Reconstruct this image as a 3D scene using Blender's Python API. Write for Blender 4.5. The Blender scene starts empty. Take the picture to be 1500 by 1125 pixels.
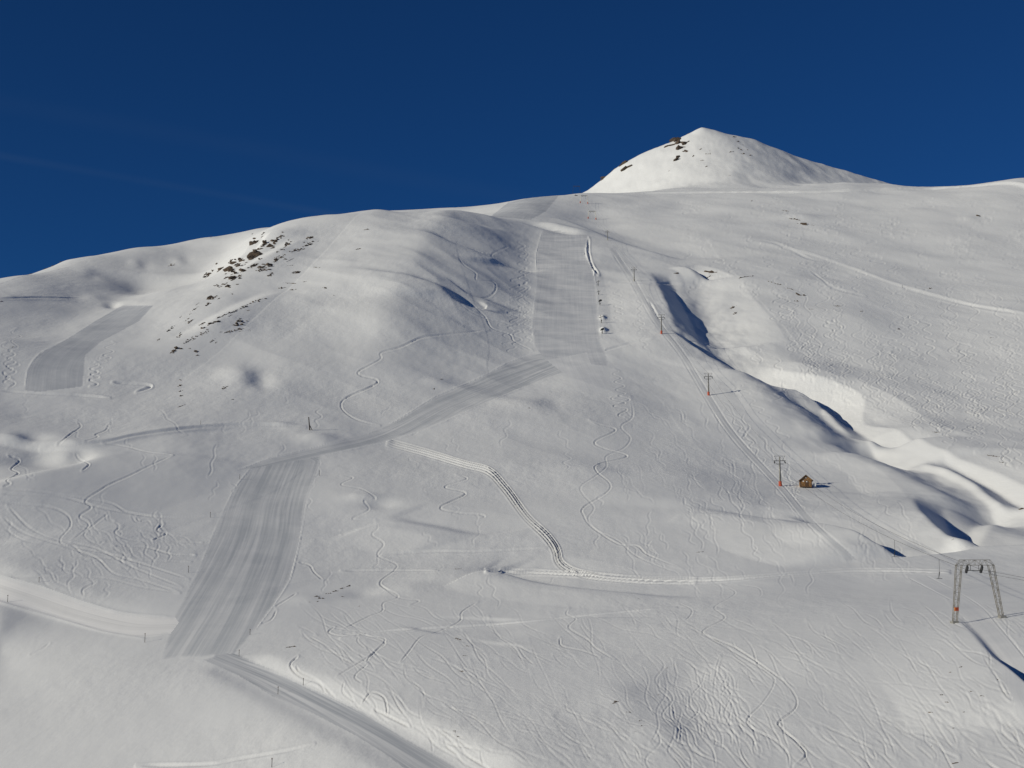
import bpy, bmesh, math, random
import numpy as np
from mathutils import Vector, Matrix

# ------------------------------------------------------------------ camera, sky, sun, exposure
scene = bpy.context.scene
C = scene.collection
R = math.radians
FPX, PITCH = 2060.0, R(7.0)          # focal length in photo pixels (1500 wide), upward tilt

cam_d = bpy.data.cameras.new("camera")
cam = bpy.data.objects.new("camera", cam_d)
C.objects.link(cam)
cam_d.sensor_width = 36.0
cam_d.lens = 36.0 * FPX / 1500.0
cam_d.clip_start, cam_d.clip_end = 0.5, 20000
cam.location = (0, 0, 0)
cam.rotation_euler = (R(90) + PITCH, 0, 0)
scene.camera = cam

SUN_EL, SUN_AZ = R(20.0), R(-117.0)  # azimuth from +Y, clockwise seen from above
to_sun = Vector((math.sin(SUN_AZ) * math.cos(SUN_EL), math.cos(SUN_AZ) * math.cos(SUN_EL), math.sin(SUN_EL)))
sun_d = bpy.data.lights.new("sun", 'SUN')
sun_d.energy, sun_d.angle, sun_d.color = 3.8, R(0.53), (1.0, 0.945, 0.80)
sun = bpy.data.objects.new("sun", sun_d)
C.objects.link(sun)
sun.rotation_euler = (-to_sun).to_track_quat('-Z', 'Y').to_euler()
sun.location = to_sun * 500

world = bpy.data.worlds.new("World")
scene.world = world
world.use_nodes = True
wn, wl = world.node_tree.nodes, world.node_tree.links
wn.clear()
w_out = wn.new('ShaderNodeOutputWorld')
w_bg = wn.new('ShaderNodeBackground')
sky = wn.new('ShaderNodeTexSky')
sky.sky_type = 'NISHITA'
sky.sun_disc = False
sky.sun_elevation, sky.sun_rotation = SUN_EL, SUN_AZ
sky.altitude, sky.air_density, sky.dust_density, sky.ozone_density = 3000, 0.9, 0.0, 9.0
w_bg.inputs['Strength'].default_value = 0.05
# dry high-altitude winter air (and the camera's rendering of it): a deeper blue than the model's
sky_tint = wn.new('ShaderNodeMix'); sky_tint.data_type = 'RGBA'; sky_tint.blend_type = 'MULTIPLY'
sky_tint.inputs['Factor'].default_value = 1.0
wl.new(sky.outputs['Color'], sky_tint.inputs['A']); sky_tint.inputs['B'].default_value = (0.40, 0.79, 0.96, 1)
# a thinned-out old contrail: a faint broken band along one great circle of the sky
def sky_dir(u, v):
    a, b = (u - 750) / FPX, (562.5 - v) / FPX
    return Vector((a, math.cos(PITCH) - b * math.sin(PITCH), math.sin(PITCH) + b * math.cos(PITCH))).normalized()
w_geo = wn.new('ShaderNodeTexCoord')
prev = sky_tint.outputs['Result']
for (pa, pb, width, gain) in (((0, 228), (420, 302), 0.0042, 0.04), ((0, 150), (640, 268), 0.010, 0.018)):
    nrm = sky_dir(*pa).cross(sky_dir(*pb)).normalized()
    dot = wn.new('ShaderNodeVectorMath'); dot.operation = 'DOT_PRODUCT'
    dot.inputs[1].default_value = nrm
    wl.new(w_geo.outputs['Generated'], dot.inputs[0])
    ab = wn.new('ShaderNodeMath'); ab.operation = 'ABSOLUTE'
    wl.new(dot.outputs['Value'], ab.inputs[0])
    mr = wn.new('ShaderNodeMapRange'); mr.interpolation_type = 'SMOOTHSTEP'
    mr.inputs['From Min'].default_value, mr.inputs['From Max'].default_value = 0.0, width
    mr.inputs['To Min'].default_value, mr.inputs['To Max'].default_value = 1.0, 0.0
    wl.new(ab.outputs[0], mr.inputs['Value'])
    nz = wn.new('ShaderNodeTexNoise'); nz.inputs['Scale'].default_value = 9.0
    nz.inputs['Detail'].default_value = 3
    wl.new(w_geo.outputs['Generated'], nz.inputs['Vector'])
    mu = wn.new('ShaderNodeMath'); mu.operation = 'MULTIPLY'
    wl.new(mr.outputs[0], mu.inputs[0]); wl.new(nz.outputs['Fac'], mu.inputs[1])
    m2 = wn.new('ShaderNodeMath'); m2.operation = 'MULTIPLY'; m2.inputs[1].default_value = gain * 2
    wl.new(mu.outputs[0], m2.inputs[0])
    mx = wn.new('ShaderNodeMix'); mx.data_type = 'RGBA'
    wl.new(m2.outputs[0], mx.inputs['Factor'])
    wl.new(prev, mx.inputs['A']); mx.inputs['B'].default_value = (2.0, 3.0, 4.6, 1)
    prev = mx.outputs['Result']
wl.new(prev, w_bg.inputs['Color'])
wl.new(w_bg.outputs[0], w_out.inputs['Surface'])

vs = scene.view_settings
vs.view_transform, vs.look, vs.gamma, vs.use_curve_mapping = 'Standard', 'None', 1.0, False
vs.exposure = -0.10

# ------------------------------------------------------------------ materials
def new_mat(name):
    m = bpy.data.materials.new(name)
    m.use_nodes = True
    nt = m.node_tree
    return m, nt.nodes, nt.links, nt.nodes['Principled BSDF']

def plain(name, col, rough=0.6, metal=0.0, var=0.25, scale=3.0, bump=0.0):
    m, n, l, b = new_mat(name)
    b.inputs['Roughness'].default_value = rough
    b.inputs['Metallic'].default_value = metal
    tc = n.new('ShaderNodeTexCoord')
    nz = n.new('ShaderNodeTexNoise'); nz.inputs['Scale'].default_value = scale; nz.inputs['Detail'].default_value = 4
    l.new(tc.outputs['Object'], nz.inputs['Vector'])
    rp = n.new('ShaderNodeValToRGB')
    rp.color_ramp.elements[0].position, rp.color_ramp.elements[1].position = 0.3, 0.7
    rp.color_ramp.elements[0].color = tuple(c * (1 - var) for c in col) + (1,)
    rp.color_ramp.elements[1].color = tuple(min(1, c * (1 + var)) for c in col) + (1,)
    l.new(nz.outputs['Fac'], rp.inputs['Fac']); l.new(rp.outputs['Color'], b.inputs['Base Color'])
    if bump:
        bp = n.new('ShaderNodeBump'); bp.inputs['Strength'].default_value = bump
        l.new(nz.outputs['Fac'], bp.inputs['Height']); l.new(bp.outputs['Normal'], b.inputs['Normal'])
    return m

def noise_node(n, l, vec, scale, detail=4, rough=0.55):
    z = n.new('ShaderNodeTexNoise')
    z.inputs['Scale'].default_value = scale; z.inputs['Detail'].default_value = detail
    z.inputs['Roughness'].default_value = rough
    l.new(vec, z.inputs['Vector'])
    return z.outputs['Fac']

def snow_mat(name, col, var=0.03, bump=0.32, dist=0.3):
    """wind-packed snow: faint colour patches, small sastrugi relief"""
    m, n, l, b = new_mat(name)
    b.inputs['Roughness'].default_value = 0.62
    b.inputs['Specular IOR Level'].default_value = 0.25
    geo = n.new('ShaderNodeNewGeometry')
    mp = n.new('ShaderNodeMapping'); mp.inputs['Rotation'].default_value = (0, 0, R(-14)); mp.inputs['Scale'].default_value = (1.0, 0.42, 0.8)
    l.new(geo.outputs['Position'], mp.inputs['Vector'])
    f1 = noise_node(n, l, geo.outputs['Position'], 0.018, 5)
    rp = n.new('ShaderNodeValToRGB')
    rp.color_ramp.elements[0].position, rp.color_ramp.elements[1].position = 0.3, 0.72
    rp.color_ramp.elements[0].color = tuple(c * (1 - var) for c in col) + (1,)
    rp.color_ramp.elements[1].color = tuple(min(0.93, c * (1 + var)) for c in col) + (1,)
    l.new(f1, rp.inputs['Fac']); l.new(rp.outputs['Color'], b.inputs['Base Color'])
    f2 = noise_node(n, l, mp.outputs['Vector'], 0.55, 5, 0.6)
    f3 = noise_node(n, l, mp.outputs['Vector'], 0.14, 4, 0.55)
    ad = n.new('ShaderNodeMath'); ad.operation = 'MULTIPLY_ADD'; ad.inputs[1].default_value = 3.0
    l.new(f3, ad.inputs[0]); l.new(f2, ad.inputs[2])
    bp = n.new('ShaderNodeBump'); bp.inputs['Strength'].default_value = bump; bp.inputs['Distance'].default_value = dist
    ms = n.new('ShaderNodeMapRange'); ms.inputs['From Min'].default_value, ms.inputs['From Max'].default_value = 0.36, 0.64
    ms.inputs['To Min'].default_value, ms.inputs['To Max'].default_value = bump * 0.15, bump * 1.25      # smooth powder to wind crust
    l.new(noise_node(n, l, geo.outputs['Position'], 0.011, 3), ms.inputs['Value']); l.new(ms.outputs[0], bp.inputs['Strength'])
    l.new(ad.outputs[0], bp.inputs['Height']); l.new(bp.outputs['Normal'], b.inputs['Normal'])
    return m

def piste_mat(name, dark, light, across=0.45, contrast=(0.40, 0.62), patch=0.35, rim=2.5, cross=False):
    """groomed snow: lanes left by the grooming machine run along the piste, edges ragged"""
    m, n, l, b = new_mat(name)
    b.inputs['Roughness'].default_value = 0.6
    b.inputs['Specular IOR Level'].default_value = 0.2
    a1 = n.new('ShaderNodeAttribute'); a1.attribute_name = 'lane'
    a2 = n.new('ShaderNodeAttribute'); a2.attribute_name = 'run'
    a3 = n.new('ShaderNodeAttribute'); a3.attribute_name = 'rim'
    def coord(k):
        cb = n.new('ShaderNodeCombineXYZ')
        m1 = n.new('ShaderNodeMath'); m1.operation = 'MULTIPLY'; m1.inputs[1].default_value = k
        l.new(a2.outputs['Fac'], m1.inputs[0])
        l.new(a1.outputs['Fac'], cb.inputs[0]); l.new(m1.outputs[0], cb.inputs[1])
        return cb.outputs[0]
    wide = noise_node(n, l, coord(0.012), across, 3, 0.55)
    fine = noise_node(n, l, coord(0.012), across * 3.2, 2, 0.5)
    lm = n.new('ShaderNodeMix'); lm.data_type = 'FLOAT'; lm.inputs['Factor'].default_value = 0.35
    l.new(wide, lm.inputs['A']); l.new(fine, lm.inputs['B'])
    pat = noise_node(n, l, coord(1.8 if cross else 0.8), 0.04 if cross else 0.06, 5, 0.65)  # cross: bands across the piste put the shading of its rolls into the colour
    mx = n.new('ShaderNodeMix'); mx.data_type = 'FLOAT'; mx.inputs['Factor'].default_value = patch
    l.new(lm.outputs['Result'], mx.inputs['A']); l.new(pat, mx.inputs['B'])
    rp = n.new('ShaderNodeValToRGB')
    rp.color_ramp.elements[0].position, rp.color_ramp.elements[1].position = contrast
    rp.color_ramp.elements[0].color = dark + (1,)
    rp.color_ramp.elements[1].color = light + (1,)
    l.new(mx.outputs['Result'], rp.inputs['Fac'])
    geo = n.new('ShaderNodeNewGeometry')
    rag = noise_node(n, l, geo.outputs['Position'], 0.35, 4, 0.65)
    ad = n.new('ShaderNodeMath'); ad.operation = 'MULTIPLY_ADD'; ad.inputs[1].default_value = -2.0 * rim
    l.new(rag, ad.inputs[0]); l.new(a3.outputs['Fac'], ad.inputs[2])
    mr = n.new('ShaderNodeMapRange'); mr.inputs['From Min'].default_value, mr.inputs['From Max'].default_value = -rim, rim * 0.6
    l.new(ad.outputs[0], mr.inputs['Value'])
    em = n.new('ShaderNodeMix'); em.data_type = 'RGBA'
    l.new(mr.outputs[0], em.inputs['Factor']); em.inputs['A'].default_value = (0.80, 0.805, 0.80, 1)
    l.new(rp.outputs['Color'], em.inputs['B']); l.new(em.outputs['Result'], b.inputs['Base Color'])
    bp = n.new('ShaderNodeBump'); bp.inputs['Strength'].default_value = 0.2; bp.inputs['Distance'].default_value = 0.15
    l.new(fine, bp.inputs['Height']); l.new(bp.outputs['Normal'], b.inputs['Normal'])
    return m

M_SNOW = snow_mat("snow", (0.80, 0.805, 0.80))
M_PISTE = piste_mat("groomed_snow", (0.53, 0.55, 0.57), (0.82, 0.82, 0.815), contrast=(0.42, 0.64), patch=0.25)
M_PISTE_UP = piste_mat("groomed_snow_pale", (0.52, 0.54, 0.57), (0.80, 0.80, 0.80), contrast=(0.34, 0.68), patch=0.62, rim=1.5, cross=True)  # crosswise bands in this colour imitate shade on the rolling ground
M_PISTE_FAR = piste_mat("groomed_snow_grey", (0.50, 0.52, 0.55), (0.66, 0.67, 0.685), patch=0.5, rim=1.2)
M_FAN = piste_mat("groomed_fan_snow", (0.70, 0.71, 0.72), (0.84, 0.84, 0.835), patch=0.5, rim=4)
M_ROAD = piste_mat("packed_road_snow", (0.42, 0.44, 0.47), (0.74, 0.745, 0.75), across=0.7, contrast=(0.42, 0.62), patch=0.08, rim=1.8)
M_TRACK = piste_mat("bright_track_snow", (0.68, 0.68, 0.67), (0.93, 0.92, 0.90), across=0.35, contrast=(0.30, 0.5), patch=0.15)
M_LANE = piste_mat("lift_lane_snow", (0.62, 0.635, 0.65), (0.80, 0.80, 0.795), across=0.6, patch=0.2, rim=1.0)

def rock_mat():
    m, n, l, b = new_mat("rock")
    b.inputs['Roughness'].default_value = 0.9
    geo = n.new('ShaderNodeNewGeometry')
    f = noise_node(n, l, geo.outputs['Position'], 0.9, 6, 0.65)
    rp = n.new('ShaderNodeValToRGB')
    e = rp.color_ramp.elements
    e[0].position, e[1].position = 0.32, 0.7
    e[0].color, e[1].color = (0.028, 0.021, 0.016, 1), (0.13, 0.09, 0.06, 1)
    l.new(f, rp.inputs['Fac'])
    sp = n.new('ShaderNodeSeparateXYZ'); l.new(geo.outputs['True Normal'], sp.inputs[0])
    f2 = noise_node(n, l, geo.outputs['Position'], 0.5, 3)
    ad = n.new('ShaderNodeMath'); ad.operation = 'ADD'
    l.new(sp.outputs['Z'], ad.inputs[0]); l.new(f2, ad.inputs[1])
    mr = n.new('ShaderNodeMapRange'); mr.inputs['From Min'].default_value, mr.inputs['From Max'].default_value = 1.5, 1.6
    l.new(ad.outputs[0], mr.inputs['Value'])
    mx = n.new('ShaderNodeMix'); mx.data_type = 'RGBA'
    l.new(mr.outputs[0], mx.inputs['Factor']); l.new(rp.outputs['Color'], mx.inputs['A'])
    mx.inputs['B'].default_value = (0.78, 0.785, 0.79, 1)     # snow lying on the ledges
    l.new(mx.outputs['Result'], b.inputs['Base Color'])
    bp = n.new('ShaderNodeBump'); bp.inputs['Strength'].default_value = 0.8; bp.inputs['Distance'].default_value = 0.4
    l.new(f, bp.inputs['Height']); l.new(bp.outputs['Normal'], b.inputs['Normal'])
    return m
M_ROCK = rock_mat()
M_STEEL = plain("galvanised_steel", (0.30, 0.29, 0.26), 0.5, 0.3)
M_LATTICE = plain("weathered_lattice_steel", (0.24, 0.215, 0.17), 0.6, 0.2)
M_DARK = plain("dark_steel", (0.05, 0.05, 0.05), 0.5, 0.4)
M_RED = plain("orange_red_padding", (0.40, 0.062, 0.022), 0.55)
M_ORANGE = plain("orange_board", (0.72, 0.22, 0.03), 0.5)
M_WOOD = plain("brown_boards", (0.23, 0.12, 0.042), 0.75, 0, 0.35, 2.0, 0.3)
M_WOOD_D = plain("dark_wood", (0.085, 0.045, 0.022), 0.8)
M_POLE = plain("dark_timber", (0.035, 0.028, 0.024), 0.8)
M_WHITE = plain("white_paint", (0.75, 0.75, 0.73), 0.5, 0, 0.05)
M_CABLE = plain("steel_cable", (0.10, 0.10, 0.10), 0.5, 0.5)

# ------------------------------------------------------------------ terrain as a height field z(x, y)
def px_dir(u, v):
    u, v = np.asarray(u, float), np.asarray(v, float)
    a, b = (u - 750) / FPX, (562.5 - v) / FPX
    y = math.cos(PITCH) - b * math.sin(PITCH)
    z = math.sin(PITCH) + b * math.cos(PITCH)
    return np.arctan2(a, y), z / np.hypot(a, y)

# survey points: (u, v, distance) of the photograph's landforms
ctl = []
U7 = (0, 250, 500, 750, 1000, 1250, 1500)
def row(v, ds, us=U7):
    for u, d in zip(us, ds):
        if d: ctl.append((u, v, d))
row(1125, (212, 188, 162, 146, 140, 138, 136))
row(1040, (246, 222, 196, 179, 169, 161, 155))
row(960, (284, 260, 239, 222, 207, 193, 180))
row(912, (294, 284, 271, 257, 240, 222, 206))
row(850, (326, 320, 312, 304, 298, 295, 294))
row(780, (374, 372, 368, 364, 364, 371, 376))
row(712, (420, 424, 426, 428, 440, 474, 470))
row(650, (478, 484, 490, 500, 520, 560, 575))
row(578, (590, 590, 600, 618, 640, 690, 715))
row(500, (690, 705, 728, 755, 782, 830, 850))
row(450, (800, 800, 815, 850, 885, 940, 960))
row(412, (None, 930, 890, 945, 1000, 1060, 1090))
ctl += [(0, 410, 1080), (100, 378, 1200), (200, 362, 1310), (300, 347, 1400), (385, 334, 1440),
        (100, 420, 960), (200, 420, 1040), (300, 400, 1120), (330, 370, 1240),
        (450, 368, 1010), (600, 350, 1080), (750, 350, 1170), (890, 352, 1250), (1000, 352, 1275), (1250, 352, 1300), (1500, 352, 1320),
        (395, 335, 1120), (450, 320, 1170), (550, 307, 1215), (650, 313, 1225), (720, 322, 1240), (790, 330, 1290),
        (867, 320, 1500), (1000, 318, 1485), (1250, 318, 1490), (1500, 314, 1490),
        (650, 303, 1740), (560, 309, 1700), (740, 297, 1760), (1000, 300, 1640), (1250, 298, 1640), (1500, 290, 1620),
        (790, 287, 1760), (850, 281, 1800), (1000, 281, 1790), (1250, 274, 1800), (1500, 259, 1830)]
# behind the crests the ground falls away
ctl += [(0, 470, 1350), (100, 430, 1500), (200, 415, 1600), (300, 400, 1700), (400, 370, 1700), (450, 345, 1420), (550, 330, 1440), (650, 335, 1450),
        (0, 520, 1800), (300, 450, 2100), (650, 345, 2100), (800, 330, 2050), (1500, 300, 2250), (1350, 290, 2350)]
# outside the frame left and right, and under the camera
ctl += [(-400, 1125, 250), (-400, 960, 320), (-400, 780, 380), (-400, 650, 480), (-400, 540, 640), (-400, 470, 860), (-400, 450, 1100),
        (1900, 1125, 135), (1900, 960, 190), (1900, 780, 370), (1900, 620, 600), (1900, 480, 860), (1900, 352, 1320), (1900, 262, 1800),
        (-400, 2400, 40), (750, 2600, 34), (1900, 2400, 40)]
ctl = np.array(ctl, float)
cth, ce = px_dir(ctl[:, 0], ctl[:, 1])
KL = 0.26
cp = np.stack([cth, np.log(ctl[:, 2]) * KL], 1)
def tps(d2):
    return d2 * np.log(d2 + 1e-12)
n_c = len(cp)
A = np.zeros((n_c + 3, n_c + 3))
d2 = ((cp[:, None] - cp[None]) ** 2).sum(-1)
A[:n_c, :n_c] = tps(d2) + np.eye(n_c) * 4e-4
A[:n_c, n_c] = 1; A[:n_c, n_c + 1:] = cp
A[n_c:, :n_c] = A[:n_c, n_c:].T
sol = np.linalg.solve(A, np.concatenate([ce, np.zeros(3)]))

th_in = np.linspace(-0.372, 0.372, 1176)
g = 0.372 + 0.40 * np.linspace(0, 1, 40)[1:] ** 1.6
TH = np.concatenate([-g[::-1], th_in, g])
vprof = np.array([1125, 1040, 960, 912, 850, 780, 712, 650, 578, 500, 450, 412, 352, 318, 300, 281])
rprof = np.array([118, 158, 203, 245, 290, 355, 430, 498, 618, 755, 850, 950, 1180, 1470, 1640, 1790])
vv = np.linspace(1130, 281, 960)
r_main = np.exp(np.interp(-vv, -vprof, np.log(rprof)))
r_main = np.exp(np.convolve(np.pad(np.log(r_main), 20, mode='reflect', reflect_type='odd'), np.ones(41) / 41, 'valid'))
RR = np.concatenate([np.geomspace(30, r_main[0], 22)[:-1], r_main, np.linspace(1790, 2420, 92)[1:], np.linspace(2420, 3600, 14)[1:]])
RR = np.maximum.accumulate(RR)
NT, NR = len(TH), len(RR)
LR = np.log(RR)
TT, LL = np.meshgrid(TH, LR)                      # [row, col]
E = np.zeros((NR, NT))
for i in range(0, NR, 40):
    P = np.stack([TT[i:i + 40].ravel(), LL[i:i + 40].ravel() * KL], 1).astype(np.float32)
    acc = np.full(len(P), sol[n_c], np.float64) + P @ sol[n_c + 1:]
    for k in range(n_c):
        dd = (P[:, 0] - np.float32(cp[k, 0])) ** 2 + (P[:, 1] - np.float32(cp[k, 1])) ** 2
        acc += sol[k] * (dd * np.log(dd + np.float32(1e-12)))
    E[i:i + 40] = acc.reshape(-1, NT)
R2 = np.repeat(RR[:, None], NT, 1)
X, Y = R2 * np.sin(TT), R2 * np.cos(TT)
Z = E * R2

def smax(a, b, k):
    h = np.clip(0.5 + 0.5 * (b - a) / k, 0, 1)
    return a * (1 - h) + b * h + k * h * (1 - h)
# the pointed summit behind the crest: a ridge with a long right shoulder
pu = np.array([600, 760, 815, 862, 885, 900, 925, 950, 985, 1008, 1028, 1052, 1082, 1100, 1130, 1160, 1200, 1240, 1275, 1310, 1400, 1600])
pv = np.array([430, 330, 303, 277, 261, 249, 235, 223, 209, 198, 187, 194, 200, 204, 217, 229, 242, 253, 263, 273, 296, 340])
pth, pe = px_dir(pu, pv)
YP = 2290.0
yy = Y - YP
tq = np.linspace(-0.2, 0.5, 1401)                 # rounded more and more away from the ridge line
prof0 = np.interp(tq, np.tan(pth), pe * YP / np.cos(pth))
widths = (3, 21, 141, 301)
profs = []
for wd in widths:
    hw = np.hanning(wd + 2); hw /= hw.sum()
    profs.append(np.convolve(np.pad(prof0, (wd + 2) // 2, mode='edge'), hw, 'valid')[:1401])
kk = np.interp(np.abs(yy), (0, 12, 60, 200), (0, 1, 2, 3))
k0 = np.clip(kk.astype(int), 0, 2); fk = kk - k0
spur = 0.015 * np.clip(-yy / 260, 0, 1.3)           # the front spur runs down to the right
samp = np.stack([np.interp(np.tan(TT) - spur, tq, q) for q in profs])
ridge = np.take_along_axis(samp, k0[None], 0)[0] * (1 - fk) + np.take_along_axis(samp, k0[None] + 1, 0)[0] * fk
drop = np.sqrt(yy * yy + 120) - 11
Zp = ridge - np.where(yy < 0, 0.50, 0.75) * drop
far_m = np.clip((R2 - 1780) / 60, 0, 1)
Z = Z * (1 - far_m) + smax(Z, Zp, 14.0) * far_m

def hit(u, v):
    """pixel of the survey photograph -> grid coordinates (row, col) of the ground seen there"""
    u, v = np.atleast_1d(np.asarray(u, float)), np.atleast_1d(np.asarray(v, float))
    th, e = px_dir(u, v)
    ci = np.clip(np.interp(th, TH, np.arange(NT)), 0, NT - 1.001)
    out = np.zeros(len(u))
    Eg = Z / R2
    for s in range(0, len(u), 4000):
        c0 = ci[s:s + 4000].astype(int); f = ci[s:s + 4000] - c0
        col = Eg[12:, c0] * (1 - f) + Eg[12:, c0 + 1] * f
        ok = col >= e[s:s + 4000]
        j = np.argmax(ok, 0)
        miss = ~ok.any(0)
        j[miss] = np.argmax(col[:, miss], 0) if miss.any() else 0
        j = np.clip(j, 1, NR - 14)
        k = np.arange(len(j))
        lo, hi = col[j - 1, k], col[j, k]
        fr = np.where(miss, 1.0, np.clip((e[s:s + 4000] - lo) / (hi - lo + 1e-12), 0, 1))
        out[s:s + 4000] = j - 1 + fr + 12
    return out, ci

def at_grid(rj, ci, arr):
    j, c = np.clip(rj.astype(int), 0, NR - 2), np.clip(ci.astype(int), 0, NT - 2)
    fj, fc = rj - j, ci - c
    return (arr[j, c] * (1 - fj) * (1 - fc) + arr[j + 1, c] * fj * (1 - fc) + arr[j, c + 1] * (1 - fj) * fc + arr[j + 1, c + 1] * fj * fc)

def ground_px(u, v):
    rj, ci = hit(u, v)
    return np.stack([at_grid(rj, ci, X), at_grid(rj, ci, Y), at_grid(rj, ci, Z)], 1)

def ground_xy(x, y):
    th, r = np.arctan2(x, y), np.hypot(x, y)
    rj = np.interp(np.log(np.atleast_1d(r)), LR, np.arange(NR)); ci = np.interp(np.atleast_1d(th), TH, np.arange(NT))
    return float(at_grid(rj, ci, Z)[0])

def smooth(pts, step=2.0):
    """Catmull-Rom resampling of a list of points"""
    p = np.array(pts, float)
    p = np.concatenate([[2 * p[0] - p[1]], p, [2 * p[-1] - p[-2]]])
    out = []
    for i in range(1, len(p) - 2):
        n = max(2, int(np.hypot(*(p[i + 1] - p[i])[:2]) / step))
        t = np.linspace(0, 1, n, endpoint=False)[:, None]
        a, b, c, d = p[i - 1], p[i], p[i + 1], p[i + 2]
        out.append(0.5 * (2 * b + (c - a) * t + (2 * a - 5 * b + 4 * c - d) * t ** 2 + (3 * b - a - 3 * c + d) * t ** 3))
    out.append(p[-2][None])
    return np.concatenate(out)

def line_dist(poly, reach, mask=None):
    """signed distance (right of travel = +) and distance along, for the grid vertices near a plan polyline"""
    x0, y0 = poly.min(0) - reach; x1, y1 = poly.max(0) + reach
    sel = np.where((X > x0) & (X < x1) & (Y > y0) & (Y < y1)) if mask is None else mask
    px, py = X[sel], Y[sel]
    best = np.full(len(px), 1e9); sd = np.zeros(len(px)); sl = np.zeros(len(px))
    L = 0.0
    for a, b in zip(poly[:-1], poly[1:]):
        d = b - a; n = math.hypot(*d)
        if n < 1e-6: continue
        tx, ty = d / n
        rx, ry = px - a[0], py - a[1]
        t = np.clip(rx * tx + ry * ty, 0, n)
        qx, qy = rx - t * tx, ry - t * ty
        q = qx * qx + qy * qy
        m = q < best
        best[m] = q[m]
        sd[m] = np.where(rx * ty - ry * tx >= 0, 1, -1)[m]
        sl[m] = (t + L)[m]
        L += n
    return sel, np.sqrt(best) * sd, sl, L

def sstep(x):
    x = np.clip(x, 0, 1)
    return x * x * (3 - 2 * x)

def landform(pts, prof, taper=0.25, step=14, mod=None, soft=21):
    """cross-section prof [(t, dz)...] swept along a line on the ground, fading at both ends"""
    q = np.array(pts, float)
    gc = ground_px(q[:, 0], q[:, 1])[:, :2]
    for _ in range(3):                              # take out stray zig-zags of the survey line
        seg = np.diff(gc, axis=0)
        for i in range(1, len(gc) - 1):
            if np.dot(seg[i - 1], seg[i]) < 0.35 * np.hypot(*seg[i - 1]) * np.hypot(*seg[i]):
                gc[i] = 0.5 * gc[i] + 0.25 * (gc[i - 1] + gc[i + 1])
        seg = np.diff(gc, axis=0)
    g = smooth(gc, max(3.0, np.hypot(*np.diff(gc, axis=0).T).sum() / 60))
    for _ in range(3):
        g[1:-1] = 0.25 * g[:-2] + 0.5 * g[1:-1] + 0.25 * g[2:]
    ts, zs = [p[0] for p in prof], [p[1] for p in prof]
    reach = max(abs(ts[0]), abs(ts[-1]))
    sel, d, s, L = line_dist(g, reach)
    k = np.abs(d) < reach
    sel = (sel[0][k], sel[1][k]); d = d[k]; s_near = s[k]
    # position along the line as a distance-weighted mean, so that it never jumps inside a bend
    sg = np.concatenate([[0], np.cumsum(np.hypot(*np.diff(g, axis=0).T))])
    px_, py_ = X[sel], Y[sel]; wsum = np.zeros(len(d)); s = np.zeros(len(d))
    for (gx_, gy_), si in zip(g, sg):
        w_ = 1.0 / ((px_ - gx_) ** 2 + (py_ - gy_) ** 2 + 9.0) ** 2
        wsum += w_; s += w_ * si
    s /= wsum
    tt = np.linspace(ts[0], ts[-1], 200)
    zz = np.interp(tt, ts, zs)
    w = np.hanning(soft + 2)[1:-1]; w /= w.sum()
    zz = np.convolve(np.pad(zz, soft // 2, mode='edge'), w, 'valid')
    dz = np.interp(d, tt, zz)
    if isinstance(taper, tuple): f = sstep(s / (L * taper[0] + 1e-6)) * sstep((L - s) / (L * taper[1] + 1e-6))
    else: f = sstep(s / (L * taper)) * sstep((L - s) / (L * taper))
    if mod is not None:
        sc = np.concatenate([[0], np.cumsum(np.hypot(*np.diff(gc, axis=0).T))])
        f = np.interp(s / L, sc / sc[-1], mod)
    f = f * sstep(np.minimum(s_near, L - s_near) / (0.10 * L))
    Z[sel] += dz * f

def bump(u, v, ru, rv, h, rot=0.0):
    """rounded mound (h > 0) or hollow (h < 0): half-widths in survey pixels"""
    p = ground_px([u, u, u], [v, v - rv, v + rv])
    D = math.hypot(p[0, 0], p[0, 1])
    a = ru * D / FPX
    b = max(0.5 * abs(math.hypot(p[1, 0], p[1, 1]) - math.hypot(p[2, 0], p[2, 1])), a * 0.4)
    b = min(b, a * 4)
    dx, dy = X - p[0, 0], Y - p[0, 1]
    phi = math.atan2(p[0, 0], p[0, 1]) + R(rot)
    ax = dx * math.cos(phi) - dy * math.sin(phi); by = dx * math.sin(phi) + dy * math.cos(phi)
    q = (ax / a) ** 2 + (by / b) ** 2
    k = q < 12
    Z[k] += 0.6 * h * np.exp(-q[k])

rng = np.random.default_rng(7)
def vnoise(x, y, seed):
    r = np.random.default_rng(seed)
    perm = r.permutation(512); gx = r.uniform(-1, 1, 512); gy = r.uniform(-1, 1, 512)
    xi, yi = np.floor(x).astype(int), np.floor(y).astype(int)
    xf, yf = x - xi, y - yi
    def grad(i, j, fx, fy):
        h = perm[(perm[i & 511] + j) & 511]
        return gx[h] * fx + gy[h] * fy
    u_, v_ = xf ** 3 * (xf * (xf * 6 - 15) + 10), yf ** 3 * (yf * (yf * 6 - 15) + 10)
    a = grad(xi, yi, xf, yf) * (1 - u_) + grad(xi + 1, yi, xf - 1, yf) * u_
    b = grad(xi, yi + 1, xf, yf - 1) * (1 - u_) + grad(xi + 1, yi + 1, xf - 1, yf - 1) * u_
    return a * (1 - v_) + b * v_

# ---- landforms (lines run from near to far, so + is the right-hand side)
amp = np.clip((R2 - 60) / 300, 0.15, 1.6)
Z += amp * (2.1 * vnoise(X / 95, Y / 130, 1) + 1.15 * vnoise(X / 42 + 5, Y / 75, 2) + 0.16 * vnoise(X / 15 + Y / 60, Y / 40, 13))
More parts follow.
